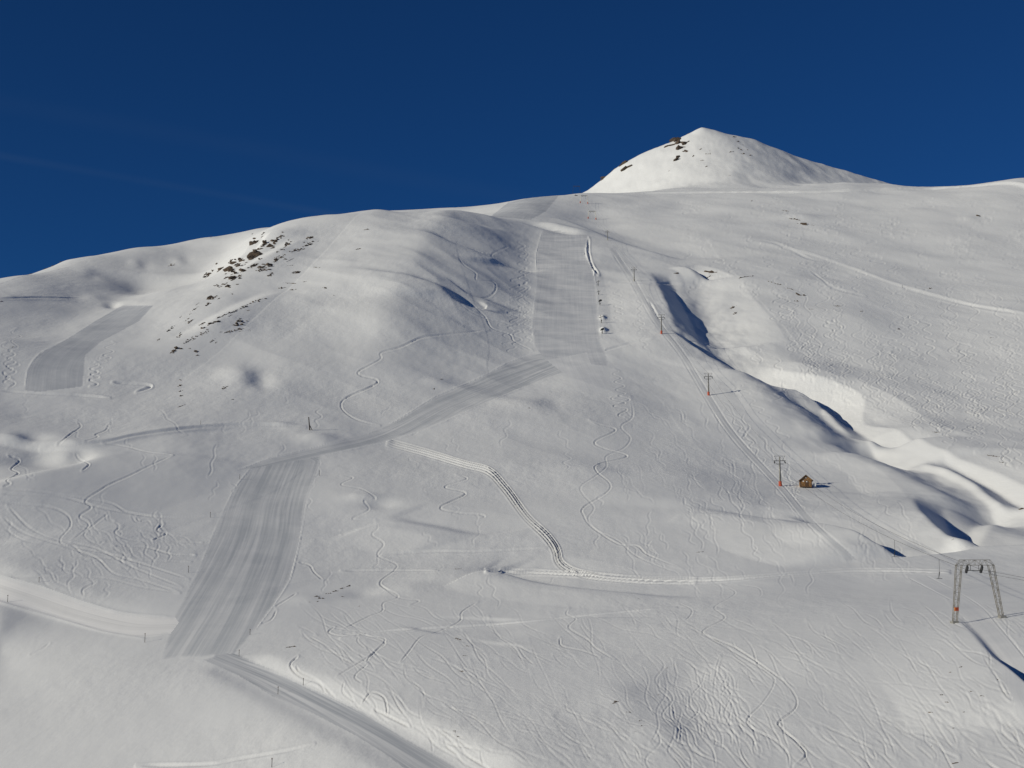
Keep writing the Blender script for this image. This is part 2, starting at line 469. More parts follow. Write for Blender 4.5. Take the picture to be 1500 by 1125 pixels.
# wind-laid folds that run down the slopes to the right
fa, fb = 0.87 * X + 0.5 * Y, -0.5 * X + 0.87 * Y
hillm = np.exp(-(((TT + 0.06) / 0.11) ** 2 + ((R2 - 900) / 260) ** 2))
Z += (0.42 * np.clip(R2 / 500, 0.3, 1.3) + 1.7 * hillm) * (0.45 - np.abs(vnoise(fa / 34, fb / 120, 61))) + 0.5 * hillm * vnoise(fa / 13, fb / 50, 62)
# rolls across the upper piste
Z += 0.55 * np.exp(-(((TT - 0.042) / 0.03) ** 4)) * np.exp(-(((R2 - 950) / 330) ** 4)) * vnoise(X / 160, Y / 24, 63)
# the stream gully on the right: bed and banks, then its broken left scarps and crisp right rim
landform([(1640, 800), (1560, 772), (1500, 750), (1440, 724), (1380, 696), (1310, 668), (1262, 645), (1228, 618), (1190, 592), (1140, 566), (1095, 540), (1062, 510), (1044, 475), (1036, 440), (1026, 402), (1010, 385)],
         [(-60, 0), (-30, 1.2), (-14, 0.8), (0, -5.5), (7, -5.2), (32, -0.8), (70, 0)], mod=[1, 1, 1, 1, 1, 1, 1, 1, 1, 1, 0.9, 0.8, 0.7, 0.6, 0.4, 0])
landform([(1048, 510), (1026, 490), (1014, 462), (998, 430), (984, 408), (972, 396)],
         [(-50, 0), (-26, 2.5), (-14, 2.2), (0, -7), (10, -6.5), (50, 0)], mod=[0, 0.6, 1.0, 0.95, 0.65, 0], soft=9)
landform([(1160, 580), (1118, 564), (1080, 545), (1040, 524), (1000, 500), (978, 480)],
         [(-34, 0), (-10, 2.0), (0, 2.0), (7, -4.0), (20, -3.0), (40, 0)], mod=[0, 0.7, 1.15, 0.6, 1.1, 0], soft=9)
landform([(1310, 662), (1288, 652), (1255, 638), (1228, 618), (1205, 596), (1175, 578), (1150, 568)],
         [(-44, 0), (-12, 3.6), (-3, 3.8), (5, -4.2), (16, -3.6), (36, 0)], mod=[0, 1.0, 0.6, 1.15, 1.3, 1.1, 0], soft=9)
landform([(1500, 752), (1476, 742), (1440, 716), (1400, 694), (1370, 684), (1350, 676)],
         [(-44, 0), (-12, 3.2), (-3, 3.4), (5, -3.6), (16, -3.0), (36, 0)], mod=[0.2, 1.0, 1.2, 1.1, 0.7, 0], soft=9)
landform([(1600, 770), (1500, 724), (1430, 692), (1380, 672), (1330, 652), (1312, 632), (1292, 642), (1262, 628), (1268, 602), (1262, 584), (1225, 566), (1190, 558), (1130, 546), (1100, 526)],
         [(-44, 0), (-18, -2.4), (0, 3.2), (2.0, 3.0), (44, 0)], (0.05, 0.1), soft=5)
landform([(1090, 520), (1070, 490), (1062, 450), (1058, 420), (1050, 398)],
         [(-40, 0), (-18, -1.2), (0, 0.8), (14, 0.8), (50, 0)], 0.35)
landform([(1035, 412), (1022, 400), (1010, 394), (992, 390)], [(-16, 0), (-5, 2.5), (0, 1), (5, -4), (12, -2), (22, 0)], 0.3)
# side hollows right of the hut
landform([(1448, 806), (1425, 798), (1395, 786), (1368, 765), (1354, 740), (1362, 720)],
         [(-44, 0), (-14, 2.6), (-3, 2.8), (5, -3.6), (14, -3.2), (34, 0)], mod=[0, 1.0, 1.3, 1.1, 0.5, 0], soft=9)
landform([(1400, 815), (1440, 795), (1470, 772), (1495, 750)], [(-14, 0), (-5, -0.8), (0, 1.3), (8, 1.2), (26, 0)], 0.25)
landform([(1325, 817), (1275, 802), (1230, 784), (1195, 769), (1150, 752)],
         [(-30, 0), (-8, 2.4), (-1, 2.4), (2.5, -2.8), (16, -3.0), (30, 0)], mod=[0.7, 1.25, 1.1, 0.5, 0], soft=9)
landform([(1180, 770), (1130, 762), (1060, 752), (990, 745)], [(-20, 0), (-6, 0.7), (0, 0.4), (6, -0.7), (20, 0)], 0.3)
# shoulder between upper piste and right-hand slope
landform([(1010, 384), (965, 374), (930, 364), (895, 352), (862, 338), (835, 328), (800, 318)],
         [(-90, 0), (-30, 2.5), (-6, 3.0), (0, 2.2), (10, -1.6), (40, -2.5), (90, 0)], mod=[0, 1, 1, 0.9, 1.1, 1.2, 0.3])
landform([(868, 345), (840, 338), (812, 331), (785, 324)], [(-30, 0), (-14, -2.0), (0, 2.6), (8, 2.4), (24, 0)], 0.3)
# the hill falls away to the right, into the shallow trough of the upper piste
landform([(770, 600), (784, 515), (783, 470), (786, 420), (787, 372), (794, 336), (800, 322)], [(-150, 0), (-80, 6.0), (-32, 0.8), (-6, -2.8), (12, -2.0), (40, 0)], mod=[0, 0.7, 1, 1, 1, 0.8, 0])
# folds of the rounded hill
landform([(752, 396), (732, 388), (700, 374), (650, 356), (600, 338)], [(-60, 0), (-20, 2.2), (-4, 2.2), (8, -2.2), (26, -2.2), (60, 0)], mod=[0, 1.4, 0.9, 0.6, 0])
landform([(672, 458), (660, 446), (645, 434), (610, 424), (560, 414), (505, 398)], [(-60, 0), (-18, 2.2), (-4, 2.0), (8, -2.2), (24, -2.0), (60, 0)], mod=[0, 1.35, 1.1, 0.5, 0.75, 0])
landform([(780, 345), (730, 338), (680, 326), (620, 318)], [(-60, 0), (-20, 1.8), (0, 1.0), (14, -1.8), (60, 0)], 0.4)
landform([(690, 372), (655, 362), (620, 345), (580, 335)], [(-50, 0), (-16, 1.6), (0, 0.8), (14, -1.6), (50, 0)], 0.35)
landform([(760, 465), (735, 455), (712, 448), (690, 446)], [(-40, 0), (-12, 1.4), (0, 0.6), (10, -1.5), (40, 0)], 0.35)
bump(382, 558, 17, 10, -2.6); bump(352, 556, 30, 14, 2.0); bump(600, 405, 120, 70, 13.0); bump(345, 545, 25, 10, 1.5)
bump(640, 330, 60, 10, 2.0); bump(560, 470, 60, 30, 3.0)
# steep rocky rib on the left flank of the hill
landform([(236, 530), (268, 500), (305, 468), (335, 418), (365, 375), (394, 342)],
         [(-150, 0), (-80, -7), (-30, -5), (-8, 0.5), (6, 3.0), (30, 2.0), (80, 0)], (0.25, 0.05))
landform([(270, 505), (330, 465), (385, 440), (430, 420)], [(-40, 0), (-12, -1.5), (0, 1.6), (15, 1.2), (40, 0)], 0.25)
landform([(330, 410), (380, 385), (430, 360), (470, 345)], [(-40, 0), (-14, -2.0), (0, 2.0), (15, 1.4), (40, 0)], 0.25)
landform([(372, 372), (388, 352), (398, 338)], [(-16, 0), (-6, -3), (0, 2.0), (10, 1.6), (30, 0)], 0.3)
# left bowl and ridge
for a in ((200, 386, 9, 5, 5.5), (262, 384, 8, 5, 6.0), (272, 378, 8, 4, -4.0), (127, 398, 9, 6, 3.5), (212, 390, 8, 5, -4), (150, 415, 22, 7, 4), (135, 405, 8, 6, -3.5),
          (60, 425, 30, 8, 4.0), (205, 425, 14, 6, -4.0), (170, 420, 16, 7, 2.5), (93, 381, 10, 4, 3.0)):
    bump(a[0], a[1], a[2] * 1.3, a[3] * 1.3, a[4] * 0.27)
landform([(-60, 445), (0, 438), (60, 437), (130, 438), (190, 443), (235, 447)], [(-40, 0), (-12, 0.9), (0, 1.2), (10, 0.3), (60, 0)], 0.15)
bump(140, 440, 20, 6, 3.0); bump(165, 447, 10, 6, -3.0)
# dune crest with a shaded hollow behind it, left edge
landform([(-140, 738), (-60, 728), (0, 713), (60, 697), (125, 683), (160, 668), (185, 655)], [(-60, 0), (-26, -4.0), (-10, -2.5), (0, 1.6), (12, 1.6), (46, 0)], (0.05, 0.3))
for a in ((48, 640, 14, 5, -2.6), (22, 642, 16, 6, 1.8), (30, 668, 14, 5, 2.0), (62, 676, 20, 6, -2.2), (95, 668, 14, 5, 2.0), (118, 672, 10, 4, -1.8), (50, 655, 12, 4, 1.2)):
    bump(a[0], a[1], a[2] * 1.5, a[3] * 1.5, a[4] * (0.45 if a[4] > 0 else 0.75))
landform([(60, 658), (83, 652), (147, 648), (200, 637), (267, 628), (333, 623), (400, 622), (447, 626)], [(-30, 0), (-7, 0.3), (0, 0.9), (6, -0.2), (30, 0)], 0.1)
# knoll with its shade right of the lower piste, and the swales in front of the cat road
bump(660, 845, 60, 14, 1.6)
landform([(1010, 880), (930, 872), (860, 866), (790, 858), (745, 846), (715, 838), (690, 836)], [(-16, 0), (-4, 0.9), (0, 0.8), (5, -1.2), (11, -0.9), (26, 0)], mod=[0, 0.5, 0.6, 0.7, 1.0, 1.2, 0])
landform([(800, 905), (745, 930), (700, 930), (665, 936)], [(-24, 0), (-8, 0.35), (0, 0.2), (8, -0.35), (24, 0)], 0.3)
bump(735, 932, 36, 8, -0.5); bump(560, 738, 24, 7, -1.4); bump(530, 728, 24, 6, 1.0); bump(600, 862, 30, 8, 0.6)
landform([(700, 790), (650, 778), (600, 768), (550, 762)], [(-26, 0), (-8, 0.8), (0, 0.4), (6, -0.8), (26, 0)], 0.3)
bump(770, 592, 44, 9, 1.8); bump(812, 588, 26, 8, -1.5); bump(680, 558, 30, 8, -1.2)
bump(640, 560, 18, 5, 1.0); bump(860, 690, 40, 8, 1.2); bump(1000, 700, 60, 12, 1.2); bump(940, 740, 50, 8, -0.8)
bump(450, 878, 30, 7, 0.6); bump(530, 868, 24, 7, -0.8)
bump(470, 643, 30, 8, 2.0)
bump(1000, 990, 46, 20, -0.9, 20); bump(910, 1030, 40, 18, 0.6); bump(960, 1075, 40, 20, 0.6); bump(1030, 1040, 55, 45, -0.6)
bump(1200, 960, 70, 20, 0.6); bump(1400, 1030, 70, 24, 0.6)
# right-hand slope: rolls and the outcrop steps
for a in ((1290, 370, 60, 10, 2.5), (1370, 355, 60, 8, -3.0), (1430, 372, 50, 6, -2.0), (1175, 318, 30, 5, 4.0), (1130, 415, 60, 10, 3.0), (1210, 400, 40, 8, -2.5),
          (1150, 430, 30, 8, 2.0), (1330, 300, 60, 5, -3.0), (1420, 320, 12, 4, 2.0), (1000, 300, 60, 5, -3.0), (900, 310, 30, 6, 2.5), (1060, 330, 60, 8, 2.0), (1250, 460, 60, 12, 2.0), (1420, 440, 60, 12, -2)):
    bump(*a)
landform([(1560, 470), (1480, 455), (1400, 440), (1320, 418), (1260, 396), (1190, 372), (1120, 352), (1040, 352)], [(-30, 0), (-12, -0.5), (-3, -0.2), (0, 0.55), (5, 0.3), (26, 0)], (0.05, 0.2), soft=9)
landform([(1560, 300), (1500, 270), (1400, 268), (1300, 276), (1200, 281), (1000, 282), (880, 283)], [(-30, 0), (-8, -1.0), (0, 2.2), (8, 0.4), (30, 0)], 0.08)
bump(1100, 258, 24, 12, -4.0); bump(1060, 262, 26, 10, 3.0); bump(940, 270, 40, 8, -3.0)
# road bench with its thrown-up bank, left end embankment
landform([(720, 1165), (655, 1125), (600, 1092), (525, 1058), (450, 1022), (400, 1000), (350, 975), (320, 960)],
         [(-16, 0), (-8, 0.2), (-4.2, 0.1), (-3.4, -0.4), (3.2, -0.4), (4.4, 0.45), (6.5, 0.5), (45, 0)], (0.02, 0.1), step=8)
# cat track bench on the left: tilted towards the sun
landform([(-120, 815), (-40, 842), (40, 868), (120, 894), (200, 914), (260, 920)],
         [(-60, 0), (-9, 0.9), (-7, 0.9), (6, -1.1), (9, -0.8), (24, 0)], (0.02, 0.45))
# lift lane: cut below the ground on its left near the gantry
landform([(1560, 1065), (1510, 1012), (1480, 985), (1455, 962), (1430, 932), (1412, 914), (1396, 900)],
         [(-14, 0), (-3, 0.6), (-0.3, 0.6), (0.6, -0.9), (7, -0.8), (14, 0.2), (20, 0)], mod=[1.7, 1.6, 1.4, 0.5, 0.3, 0.2, 0], soft=5)
# mounds blown up by the snow guns
bump(883, 466, 4, 4, 2.6); bump(884, 484, 4.5, 5, 3.2)
# wind-carved lumps along the gully
gl = np.clip(1 - np.abs(TT - np.interp(R2, [380, 450, 530, 600, 690, 800, 1000], [0.38, 0.33, 0.26, 0.22, 0.18, 0.14, 0.13])) / 0.05, 0, 1) * np.clip((R2 - 330) / 80, 0, 1) * np.clip((1100 - R2) / 200, 0, 1)
Z += gl * (1.3 * vnoise(X / 12, Y / 26, 41) + 0.45 * vnoise(X / 4.5, Y / 9, 42))
# snow ribs and broken crest of the summit
pk = np.clip((R2 - 1850) / 120, 0, 1) * (TT > 0.0)
Z += pk * (3.0 * (0.35 - np.abs(vnoise(X / 70 + Y / 180, Y / 260, 51))) + 1.4 * vnoise(X / 22, Y / 60, 52) + 0.5 * vnoise(X / 8, Y / 20, 53))
# ------------------------------------------------------------------ outlines of the groomed pistes, roads and lanes
FJ, FC = np.meshgrid(np.arange(NR - 1), np.arange(NT - 1), indexing='ij')
cx = 0.25 * (TT[:-1, :-1] + TT[1:, :-1] + TT[:-1, 1:] + TT[1:, 1:])
cl = 0.25 * (LL[:-1, :-1] + LL[1:, :-1] + LL[:-1, 1:] + LL[1:, 1:])
REG = np.zeros((NR - 1, NT - 1), np.int16)

def inside(poly):
    """faces whose centre lies in a plan polygon given in (bearing, log distance)"""
    x0, y0 = poly.min(0); x1, y1 = poly.max(0)
    sel = np.where((cx >= x0) & (cx <= x1) & (cl >= y0) & (cl <= y1))
    px, py = cx[sel], cl[sel]
    ins = np.zeros(len(px), bool)
    a = poly; b = np.roll(poly, -1, 0)
    for (ax, ay), (bx, by) in zip(a, b):
        if ay == by: continue
        c = ((ay > py) != (by > py)) & (px < (bx - ax) * (py - ay) / (by - ay) + ax)
        ins ^= c
    return sel[0][ins], sel[1][ins]

def plan_poly(pix):
    p = np.array(pix + pix[:1], float)
    q = []
    for a, b in zip(p[:-1], p[1:]):
        n = max(1, int(np.hypot(*(b - a)) / 4))
        q.append(a + (b - a) * np.linspace(0, 1, n, endpoint=False)[:, None])
    q = np.concatenate(q)
    rj, ci = hit(q[:, 0], q[:, 1])
    return np.stack([np.interp(ci, np.arange(NT), TH), np.interp(rj, np.arange(NR), LR)], 1)

P_LOW = [(370, 683), (345, 715), (325, 755), (308, 795), (292, 835), (272, 872), (254, 905), (245, 935), (236, 966), (272, 962), (300, 962), (345, 957), (372, 925), (402, 885), (424, 850), (437, 800), (449, 735), (462, 700), (471, 668), (420, 672)]
P_TRAV = [(345, 690), (400, 670), (450, 658), (540, 635), (580, 617), (640, 580), (700, 555), (745, 531), (790, 516), (826, 545), (760, 570), (700, 595), (620, 630), (560, 648), (480, 666), (440, 674)]
P_FAN = [(785, 512), (806, 532), (830, 550), (845, 570), (868, 577), (893, 572), (892, 540), (884, 512)]
P_UP = [(796, 336), (786, 372), (787, 420), (781, 470), (784, 508), (800, 528), (830, 522), (860, 516), (866, 534), (891, 536), (888, 518), (880, 500), (876, 465), (874, 430), (868, 396), (856, 372), (862, 342)]
P_TOP = [(718, 317), (745, 296), (790, 287), (823, 283), (800, 310), (778, 322)]
P_LEFT = [(37, 572), (42, 540), (60, 517), (98, 497), (140, 470), (180, 447), (226, 447), (205, 470), (150, 500), (126, 520), (122, 566), (60, 574)]
P_ROAD = [(296, 966), (322, 958), (348, 957), (395, 978), (450, 1003), (530, 1040), (600, 1084), (660, 1116), (720, 1160), (640, 1160), (560, 1102), (520, 1077), (450, 1041), (400, 1020), (350, 990)]
P_CAT = [(-60, 810), (0, 842), (60, 858), (120, 880), (180, 897), (256, 903), (262, 912), (250, 928), (215, 935), (150, 925), (80, 905), (0, 882), (-60, 865)]
P_LIFT = [(1240, 822), (1180, 765), (1139, 716), (1070, 640), (1032, 582), (995, 520), (955, 468), (922, 410), (893, 365), (898, 362), (929, 408), (963, 466), (1003, 518), (1041, 580), (1080, 638), (1150, 714), (1192, 763), (1256, 820)]
P_LIFT2 = [(1395, 880), (1330, 846), (1355, 842), (1432, 885), (1470, 925), (1520, 985), (1580, 1060), (1500, 1060), (1462, 975), (1420, 915)]
GROOMED = np.zeros_like(Z)
for q_ in (P_LOW, P_TRAV, P_UP, P_FAN, P_TOP, P_LEFT, P_ROAD, P_CAT, P_LIFT, P_LIFT2):
    f_ = inside(plan_poly(q_))
    GROOMED[f_[0], f_[1]] = 1
    GROOMED[f_[0] + 1, f_[1] + 1] = 1
# ------------------------------------------------------------------ ski and machine tracks pressed into the snow
DISP = np.zeros_like(Z)
_rows = np.arange(NR); _cell = np.gradient(RR)
def press(paths, depth=0.16, w=1.0, berm=0.4, K=4, groomed=0.0, ends=0.18):
    """paths in survey pixels -> grooves with raised edges; w in grid cells"""
    oj, oc = np.meshgrid(np.arange(-K, K + 1), np.arange(-K, K + 1), indexing='ij')
    oj, oc = oj.ravel(), oc.ravel()
    for pts in paths:
        pp = smooth(pts, 1.0) if len(pts) < 200 else np.array(pts, float)
        rj, ci = hit(pp[:, 0], pp[:, 1])
        jump = np.abs(np.diff(rj)) > 14
        j0, c0 = np.round(rj).astype(int), np.round(ci).astype(int)
        jj, cc = j0[:, None] + oj, c0[:, None] + oc
        ok = (jj > 0) & (jj < NR) & (cc > 0) & (cc < NT)
        d2_ = (jj - rj[:, None]) ** 2 + (cc - ci[:, None]) ** 2
        k_ = np.arange(len(pp)); end = np.minimum(k_, len(pp) - 1 - k_) / max(6.0, ends * len(pp))
        d2_ = d2_ + (1.7 * w * np.clip(1 - end, 0, 1) ** 1.5)[:, None] ** 2        # tracks start and end gradually
        lo = max(0, j0.min() - K); lc = max(0, c0.min() - K)
        hj = min(NR, j0.max() + K + 1); hc = min(NT, c0.max() + K + 1)
        D = np.full((hj - lo, hc - lc), 1e6)
        np.minimum.at(D, ((jj - lo)[ok], (cc - lc)[ok]), d2_[ok])
        d = np.sqrt(D)
        pr = -np.exp(-(d / w) ** 2) + berm * np.exp(-((d - 1.7 * w) / (0.8 * w)) ** 2)
        q = depth * rng.uniform(0.6, 1.25)
        DISP[lo:hj, lc:hc] += np.where(D < 1e5, q * pr * np.clip(K - d, 0, 1), 0) * (1 - (1 - groomed) * GROOMED[lo:hj, lc:hc])

def offset(pts, k):
    p = smooth(pts, 4.0)
    t = np.gradient(p, axis=0); n = np.stack([-t[:, 1], t[:, 0]], 1) / (np.hypot(t[:, 0], t[:, 1])[:, None] + 1e-9)
    return (p + n * k).tolist()
def par(pts, ks):
    return [offset(pts, k) for k in ks]
def z3(ox, oy, s, pts):
    return [(ox + x / s, oy + y / s) for x, y in pts]

CAT = [(568, 648), (620, 662), (680, 680), (715, 690), (740, 715), (770, 755), (800, 785), (814, 805), (820, 824), (842, 838), (880, 845), (950, 850), (1020, 851)]
CROSS = [(712, 836), (800, 839), (880, 844), (960, 850), (1050, 849), (1150, 842), (1240, 836), (1320, 836), (1390, 838)]
press(par(CAT, (-4.4, -1.5, 1.9, 4.8)), 0.36, 0.85, 0.6, ends=0.03)
press(par(CROSS, (-2.0, 1.8)), 0.46, 1.0, 0.7, ends=0.03)
TR = []
TR.append(z3(500, 600, 3, [(1270, -60), (1280, 30), (1230, 75), (1270, 125), (1240, 170), (1165, 205), (1165, 250), (1120, 290), (1055, 335), (1060, 370), (1110, 430), (1085, 480), (1120, 530), (1215, 575), (1290, 640), (1400, 690), (1500, 725)]))
TR.append(z3(500, 600, 3, [(1090, 45), (1130, 65), (1205, 90), (1115, 140), (1150, 170), (1255, 205), (1130, 240), (1120, 270), (1180, 325), (1165, 365), (1065, 430), (1065, 465), (1100, 515), (1215, 590), (1300, 600), (1350, 640), (1500, 700)]))
TR.append(z3(500, 600, 3, [(505, 285), (550, 305), (455, 340), (545, 370), (435, 430), (520, 455), (600, 460), (630, 470), (600, 485)]))
TR.append(z3(500, 600, 3, [(150, 480), (160, 520), (135, 550), (185, 590), (160, 640), (240, 680), (230, 710), (170, 765), (250, 820), (185, 850), (180, 885), (120, 910), (0, 970)]))
TR.append(z3(500, 600, 3, [(165, 765), (250, 825), (340, 840), (300, 860)]))
TR.append(z3(500, 600, 3, [(0, 290), (50, 300), (0, 330), (90, 350), (150, 390), (100, 400), (120, 440), (50, 480), (150, 485)]))
TR.append(z3(500, 600, 3, [(600, 845), (530, 890), (520, 930), (430, 975), (350, 1000), (300, 1060), (260, 1110)]))
TR.append(z3(500, 600, 3, [(1000, 870), (990, 900), (1030, 920), (1000, 960), (1080, 1010), (1120, 1050), (1200, 1100)]))
TR.append(z3(500, 600, 3, [(960, 1000), (970, 1040), (1060, 1060), (1140, 1090)]))
TR.append(z3(500, 600, 3, [(0, 985), (160, 1000), (190, 1020), (130, 1080), (110, 1110)]))
TR.append(z3(400, 250, 3, [(950, 700), (740, 722), (650, 735), (560, 775), (475, 800), (470, 830), (380, 880), (385, 900), (455, 920), (440, 945), (320, 1000), (300, 1040), (340, 1080), (400, 1105), (470, 1120)]))
TR.append(z3(400, 250, 3, [(810, 375), (840, 415), (890, 450), (895, 480), (970, 490), (975, 530), (930, 560), (860, 545)]))
TR.append(z3(400, 250, 3, [(815, 580), (870, 620), (940, 650), (1010, 665), (1050, 680), (1150, 690)]))
TR.append(z3(400, 250, 3, [(870, 585), (930, 640), (960, 690), (1040, 720), (1060, 750), (1140, 790)]))
TR.append(z3(400, 250, 3, [(1040, 330), (960, 370), (990, 400), (950, 390)]))
TR.append(z3(400, 250, 3, [(860, 550), (930, 570), (1050, 580), (1100, 600)]))
TR.append(z3(1000, 750, 3, [(170, 320), (230, 350), (210, 375), (140, 420), (185, 465), (100, 515), (100, 540), (220, 590), (300, 640), (370, 690), (450, 750), (500, 820), (490, 870), (425, 920), (430, 945), (510, 1020), (540, 1070), (490, 1120)]))
TR.append(z3(1000, 750, 3, [(0, 490), (100, 545), (200, 600), (380, 710), (400, 760), (350, 840), (285, 910), (310, 955), (400, 1000), (460, 1060), (470, 1130)]))
TR.append(z3(1000, 750, 3, [(240, 320), (320, 330), (345, 350), (330, 375), (220, 390), (120, 390)]))
TR.append(z3(1000, 750, 3, [(-20, 400), (40, 430), (20, 470), (-30, 480)]))
for q in ([(0, 350), (120, 355), (300, 380), (480, 410), (560, 450), (700, 470), (900, 465)], [(0, 372), (150, 375), (280, 385), (440, 430), (600, 460), (750, 475), (940, 465)],
          [(0, 410), (200, 425), (290, 460), (310, 510), (265, 570), (300, 600), (500, 640), (830, 745)], [(30, 420), (130, 520), (240, 570), (420, 610), (600, 700), (800, 780)],
          [(0, 460), (100, 540), (280, 600), (420, 650), (500, 720), (620, 750), (790, 805)], [(0, 510), (120, 580), (300, 590), (380, 640), (560, 660), (840, 670)],
          [(600, 470), (620, 490), (750, 495), (930, 490)], [(540, 510), (505, 540), (560, 570), (680, 580), (890, 585)], [(500, 600), (640, 605), (750, 635), (860, 640)],
          [(0, 735), (200, 735), (450, 740), (620, 780), (790, 805)], [(760, 200), (640, 255), (570, 290), (480, 330), (440, 355), (375, 400), (400, 430), (350, 470), (390, 510), (310, 580)],
          [(480, 455), (420, 500), (370, 550), (420, 590), (460, 580)], [(720, 500), (690, 530), (730, 545), (670, 575)], [(220, 1025), (180, 1055), (130, 1078)], [(430, 755), (365, 790), (370, 820)],
          [(35, 200), (85, 225), (50, 260), (80, 280), (30, 310), (45, 325), (10, 340)], [(330, 190), (350, 220), (390, 240), (360, 270)], [(450, 145), (560, 165), (640, 185), (760, 200)],
          [(480, 60), (465, 90), (420, 110), (430, 120), (370, 140)], [(340, 50), (355, 75), (320, 100), (300, 115), (270, 140), (250, 155)], [(1310, 545), (1500, 530)], [(1310, 570), (1500, 550)], [(1310, 670), (1360, 685), (1380, 715), (1420, 750)]):
    TR.append(z3(0, 600, 3, q))
for q in ([(890, 510), (845, 560), (900, 620), (1000, 660), (1040, 715)], [(875, 560), (900, 600), (1000, 650), (1100, 750)], [(1090, 350), (1055, 380), (1120, 400), (1200, 395)],
          [(1220, 400), (1215, 430), (1260, 470)], [(1200, 380), (1360, 430), (1320, 480), (1260, 525), (1100, 620)], [(1270, 555), (1200, 620), (1240, 660)], [(1140, 650), (1135, 710), (1200, 765)],
          [(1240, 770), (1290, 710), (1360, 740), (1380, 830)], [(1300, 800), (1400, 850), (1500, 900)], [(880, 165), (760, 240)], [(770, 255), (740, 310), (680, 335)]):
    TR.append(z3(200, 825, 3.75, q))
press(TR, 0.19, 0.8, ends=0.08)
# long pale traverses
press([[(60, 658), (83, 652), (147, 648), (200, 637), (267, 628), (333, 623), (400, 622), (447, 626)], [(0, 573), (60, 577), (110, 579), (160, 583)],
       [(1040, 353), (1113, 352), (1150, 362), (1180, 377), (1207, 384)], [(1320, 422), (1383, 438), (1433, 450), (1500, 461)], [(1187, 397), (1205, 410), (1222, 422), (1267, 434)],
       [(860, 282), (1000, 282), (1200, 281), (1300, 275), (1400, 269), (1500, 268)], [(500, 836), (560, 836), (640, 836)], [(560, 812), (640, 808), (700, 808), (800, 803)],
       [(500, 935), (560, 925), (640, 920), (740, 914), (860, 902), (990, 890)], [(200, 1122), (300, 1120), (350, 1112), (420, 1100), (460, 1090)], [(950, 440), (975, 485)], [(880, 515), (915, 505), (955, 495)],
       [(0, 437), (60, 436), (130, 437)], [(165, 560), (220, 565), (200, 575)], [(895, 413), (1000, 416)]], 0.30, 1.3)
press([[(857, 348), (856, 370), (862, 390), (870, 402)], [(862, 348), (862, 370), (868, 390), (877, 403)]], 0.8, 1.1)     # deep ruts beside the upper piste

# thrown-up windrows along the groomed edges and the sides of the lift lane
press([P_UP[:5], [(876, 465), (874, 430), (868, 396), (856, 372), (862, 342)][::-1], [(880, 500), (876, 465)]], -0.15, 0.8, 0.0, ends=0.05)
press([P_LOW[:6], P_LOW[-8:-2], [(37, 572), (42, 540), (60, 517), (98, 497), (140, 470), (180, 447)], [(205, 470), (150, 500), (126, 520), (122, 566)], P_TRAV[:9], P_TRAV[9:]], -0.10, 0.9, 0.0, ends=0.05)
press([P_LIFT[:9], P_LIFT[9:], [(1395, 880), (1330, 846)], [(1355, 842), (1432, 885), (1470, 925), (1520, 985)]], 0.09, 0.9, 0.5, ends=0.03, groomed=1.0)
press([[(-40, 824), (0, 842), (60, 858), (120, 880), (180, 897), (250, 903)], [(-40, 868), (0, 882), (80, 905), (150, 925), (215, 936)]], -0.16, 1.0, 0.0, ends=0.03, groomed=1.0)
# wavy descents, turn after turn
def wave(u0, v0, n, amp_, per, drift=0.0, ph=0.0):
    pts = [(u0, v0)]; side = 1 if ph > 3.14 else -1; v = v0; base = u0
    for k in range(2 * int(n)):
        h = per * 0.5 * rng.uniform(0.65, 1.35)
        v += h; base += drift * h
        pts.append((base + side * amp_ * rng.uniform(0.6, 1.3), v)); side = -side
    return pts
W = []
for k in range(130):       # right-hand slope
    u0 = rng.uniform(1130, 1510); v0 = rng.uniform(405, 600) + (u0 - 1300) * 0.10
    n = rng.integers(2, 8); per = rng.uniform(11, 19)
    if v0 + n * per > 520 + (u0 - 1060) * 0.42: n = max(1, int((520 + (u0 - 1060) * 0.42 - v0) / per))
    if n >= 1: W.append(wave(u0, v0, n, rng.uniform(4, 10), per, rng.uniform(-0.1, 0.35), rng.uniform(0, 6.3)))
for k in range(120):      # its upper part, small and dense
    W.append(wave(rng.uniform(1000, 1510), rng.uniform(285, 420), int(rng.integers(1, 4)), rng.uniform(4, 10), rng.uniform(5, 9), rng.uniform(-0.5, 0.8), rng.uniform(0, 6.3)))
for (u0, v0, n, a, per, dr) in ((1163, 455, 6, 4, 15, 0.28), (1158, 450, 5, 4, 14, 0.22), (1076, 560, 7, 6, 12, 0.9), (1062, 600, 7, 5, 13, 0.75), (1098, 505, 2, 5, 12, 0.3), (1110, 508, 2, 4, 13, 0.2),
                                (765, 345, 12, 5, 10, 0.0), (772, 350, 12, 4, 11, 0.0), (757, 400, 8, 8, 12, 0.0), (750, 440, 6, 8, 11, 0.1), (768, 440, 6, 5, 10, 0.1), (740, 470, 4, 9, 12, 0.2),
                                (25, 480, 6, 7, 14, -0.2), (10, 500, 5, 6, 12, 0.0), (20, 530, 3, 7, 13, -0.1), (150, 520, 4, 6, 10, -0.25), (140, 530, 4, 6, 9, -0.1), (165, 500, 3, 6, 10, -0.4),
                                (905, 580, 3, 8, 14, 0.25), (930, 470, 4, 4, 10, 0.4), (900, 540, 5, 7, 9, 0.3), (1148, 690, 3, 6, 14, 0.5), (1165, 730, 3, 5, 13, 0.5), (905, 425, 5, 6, 9, 0.05), (935, 430, 6, 3, 9, 0.1)):
    W.append(wave(u0, v0, n, a, per, dr, rng.uniform(0, 6.3)))
press(W, 0.15, 0.72, 0.55, ends=0.12)
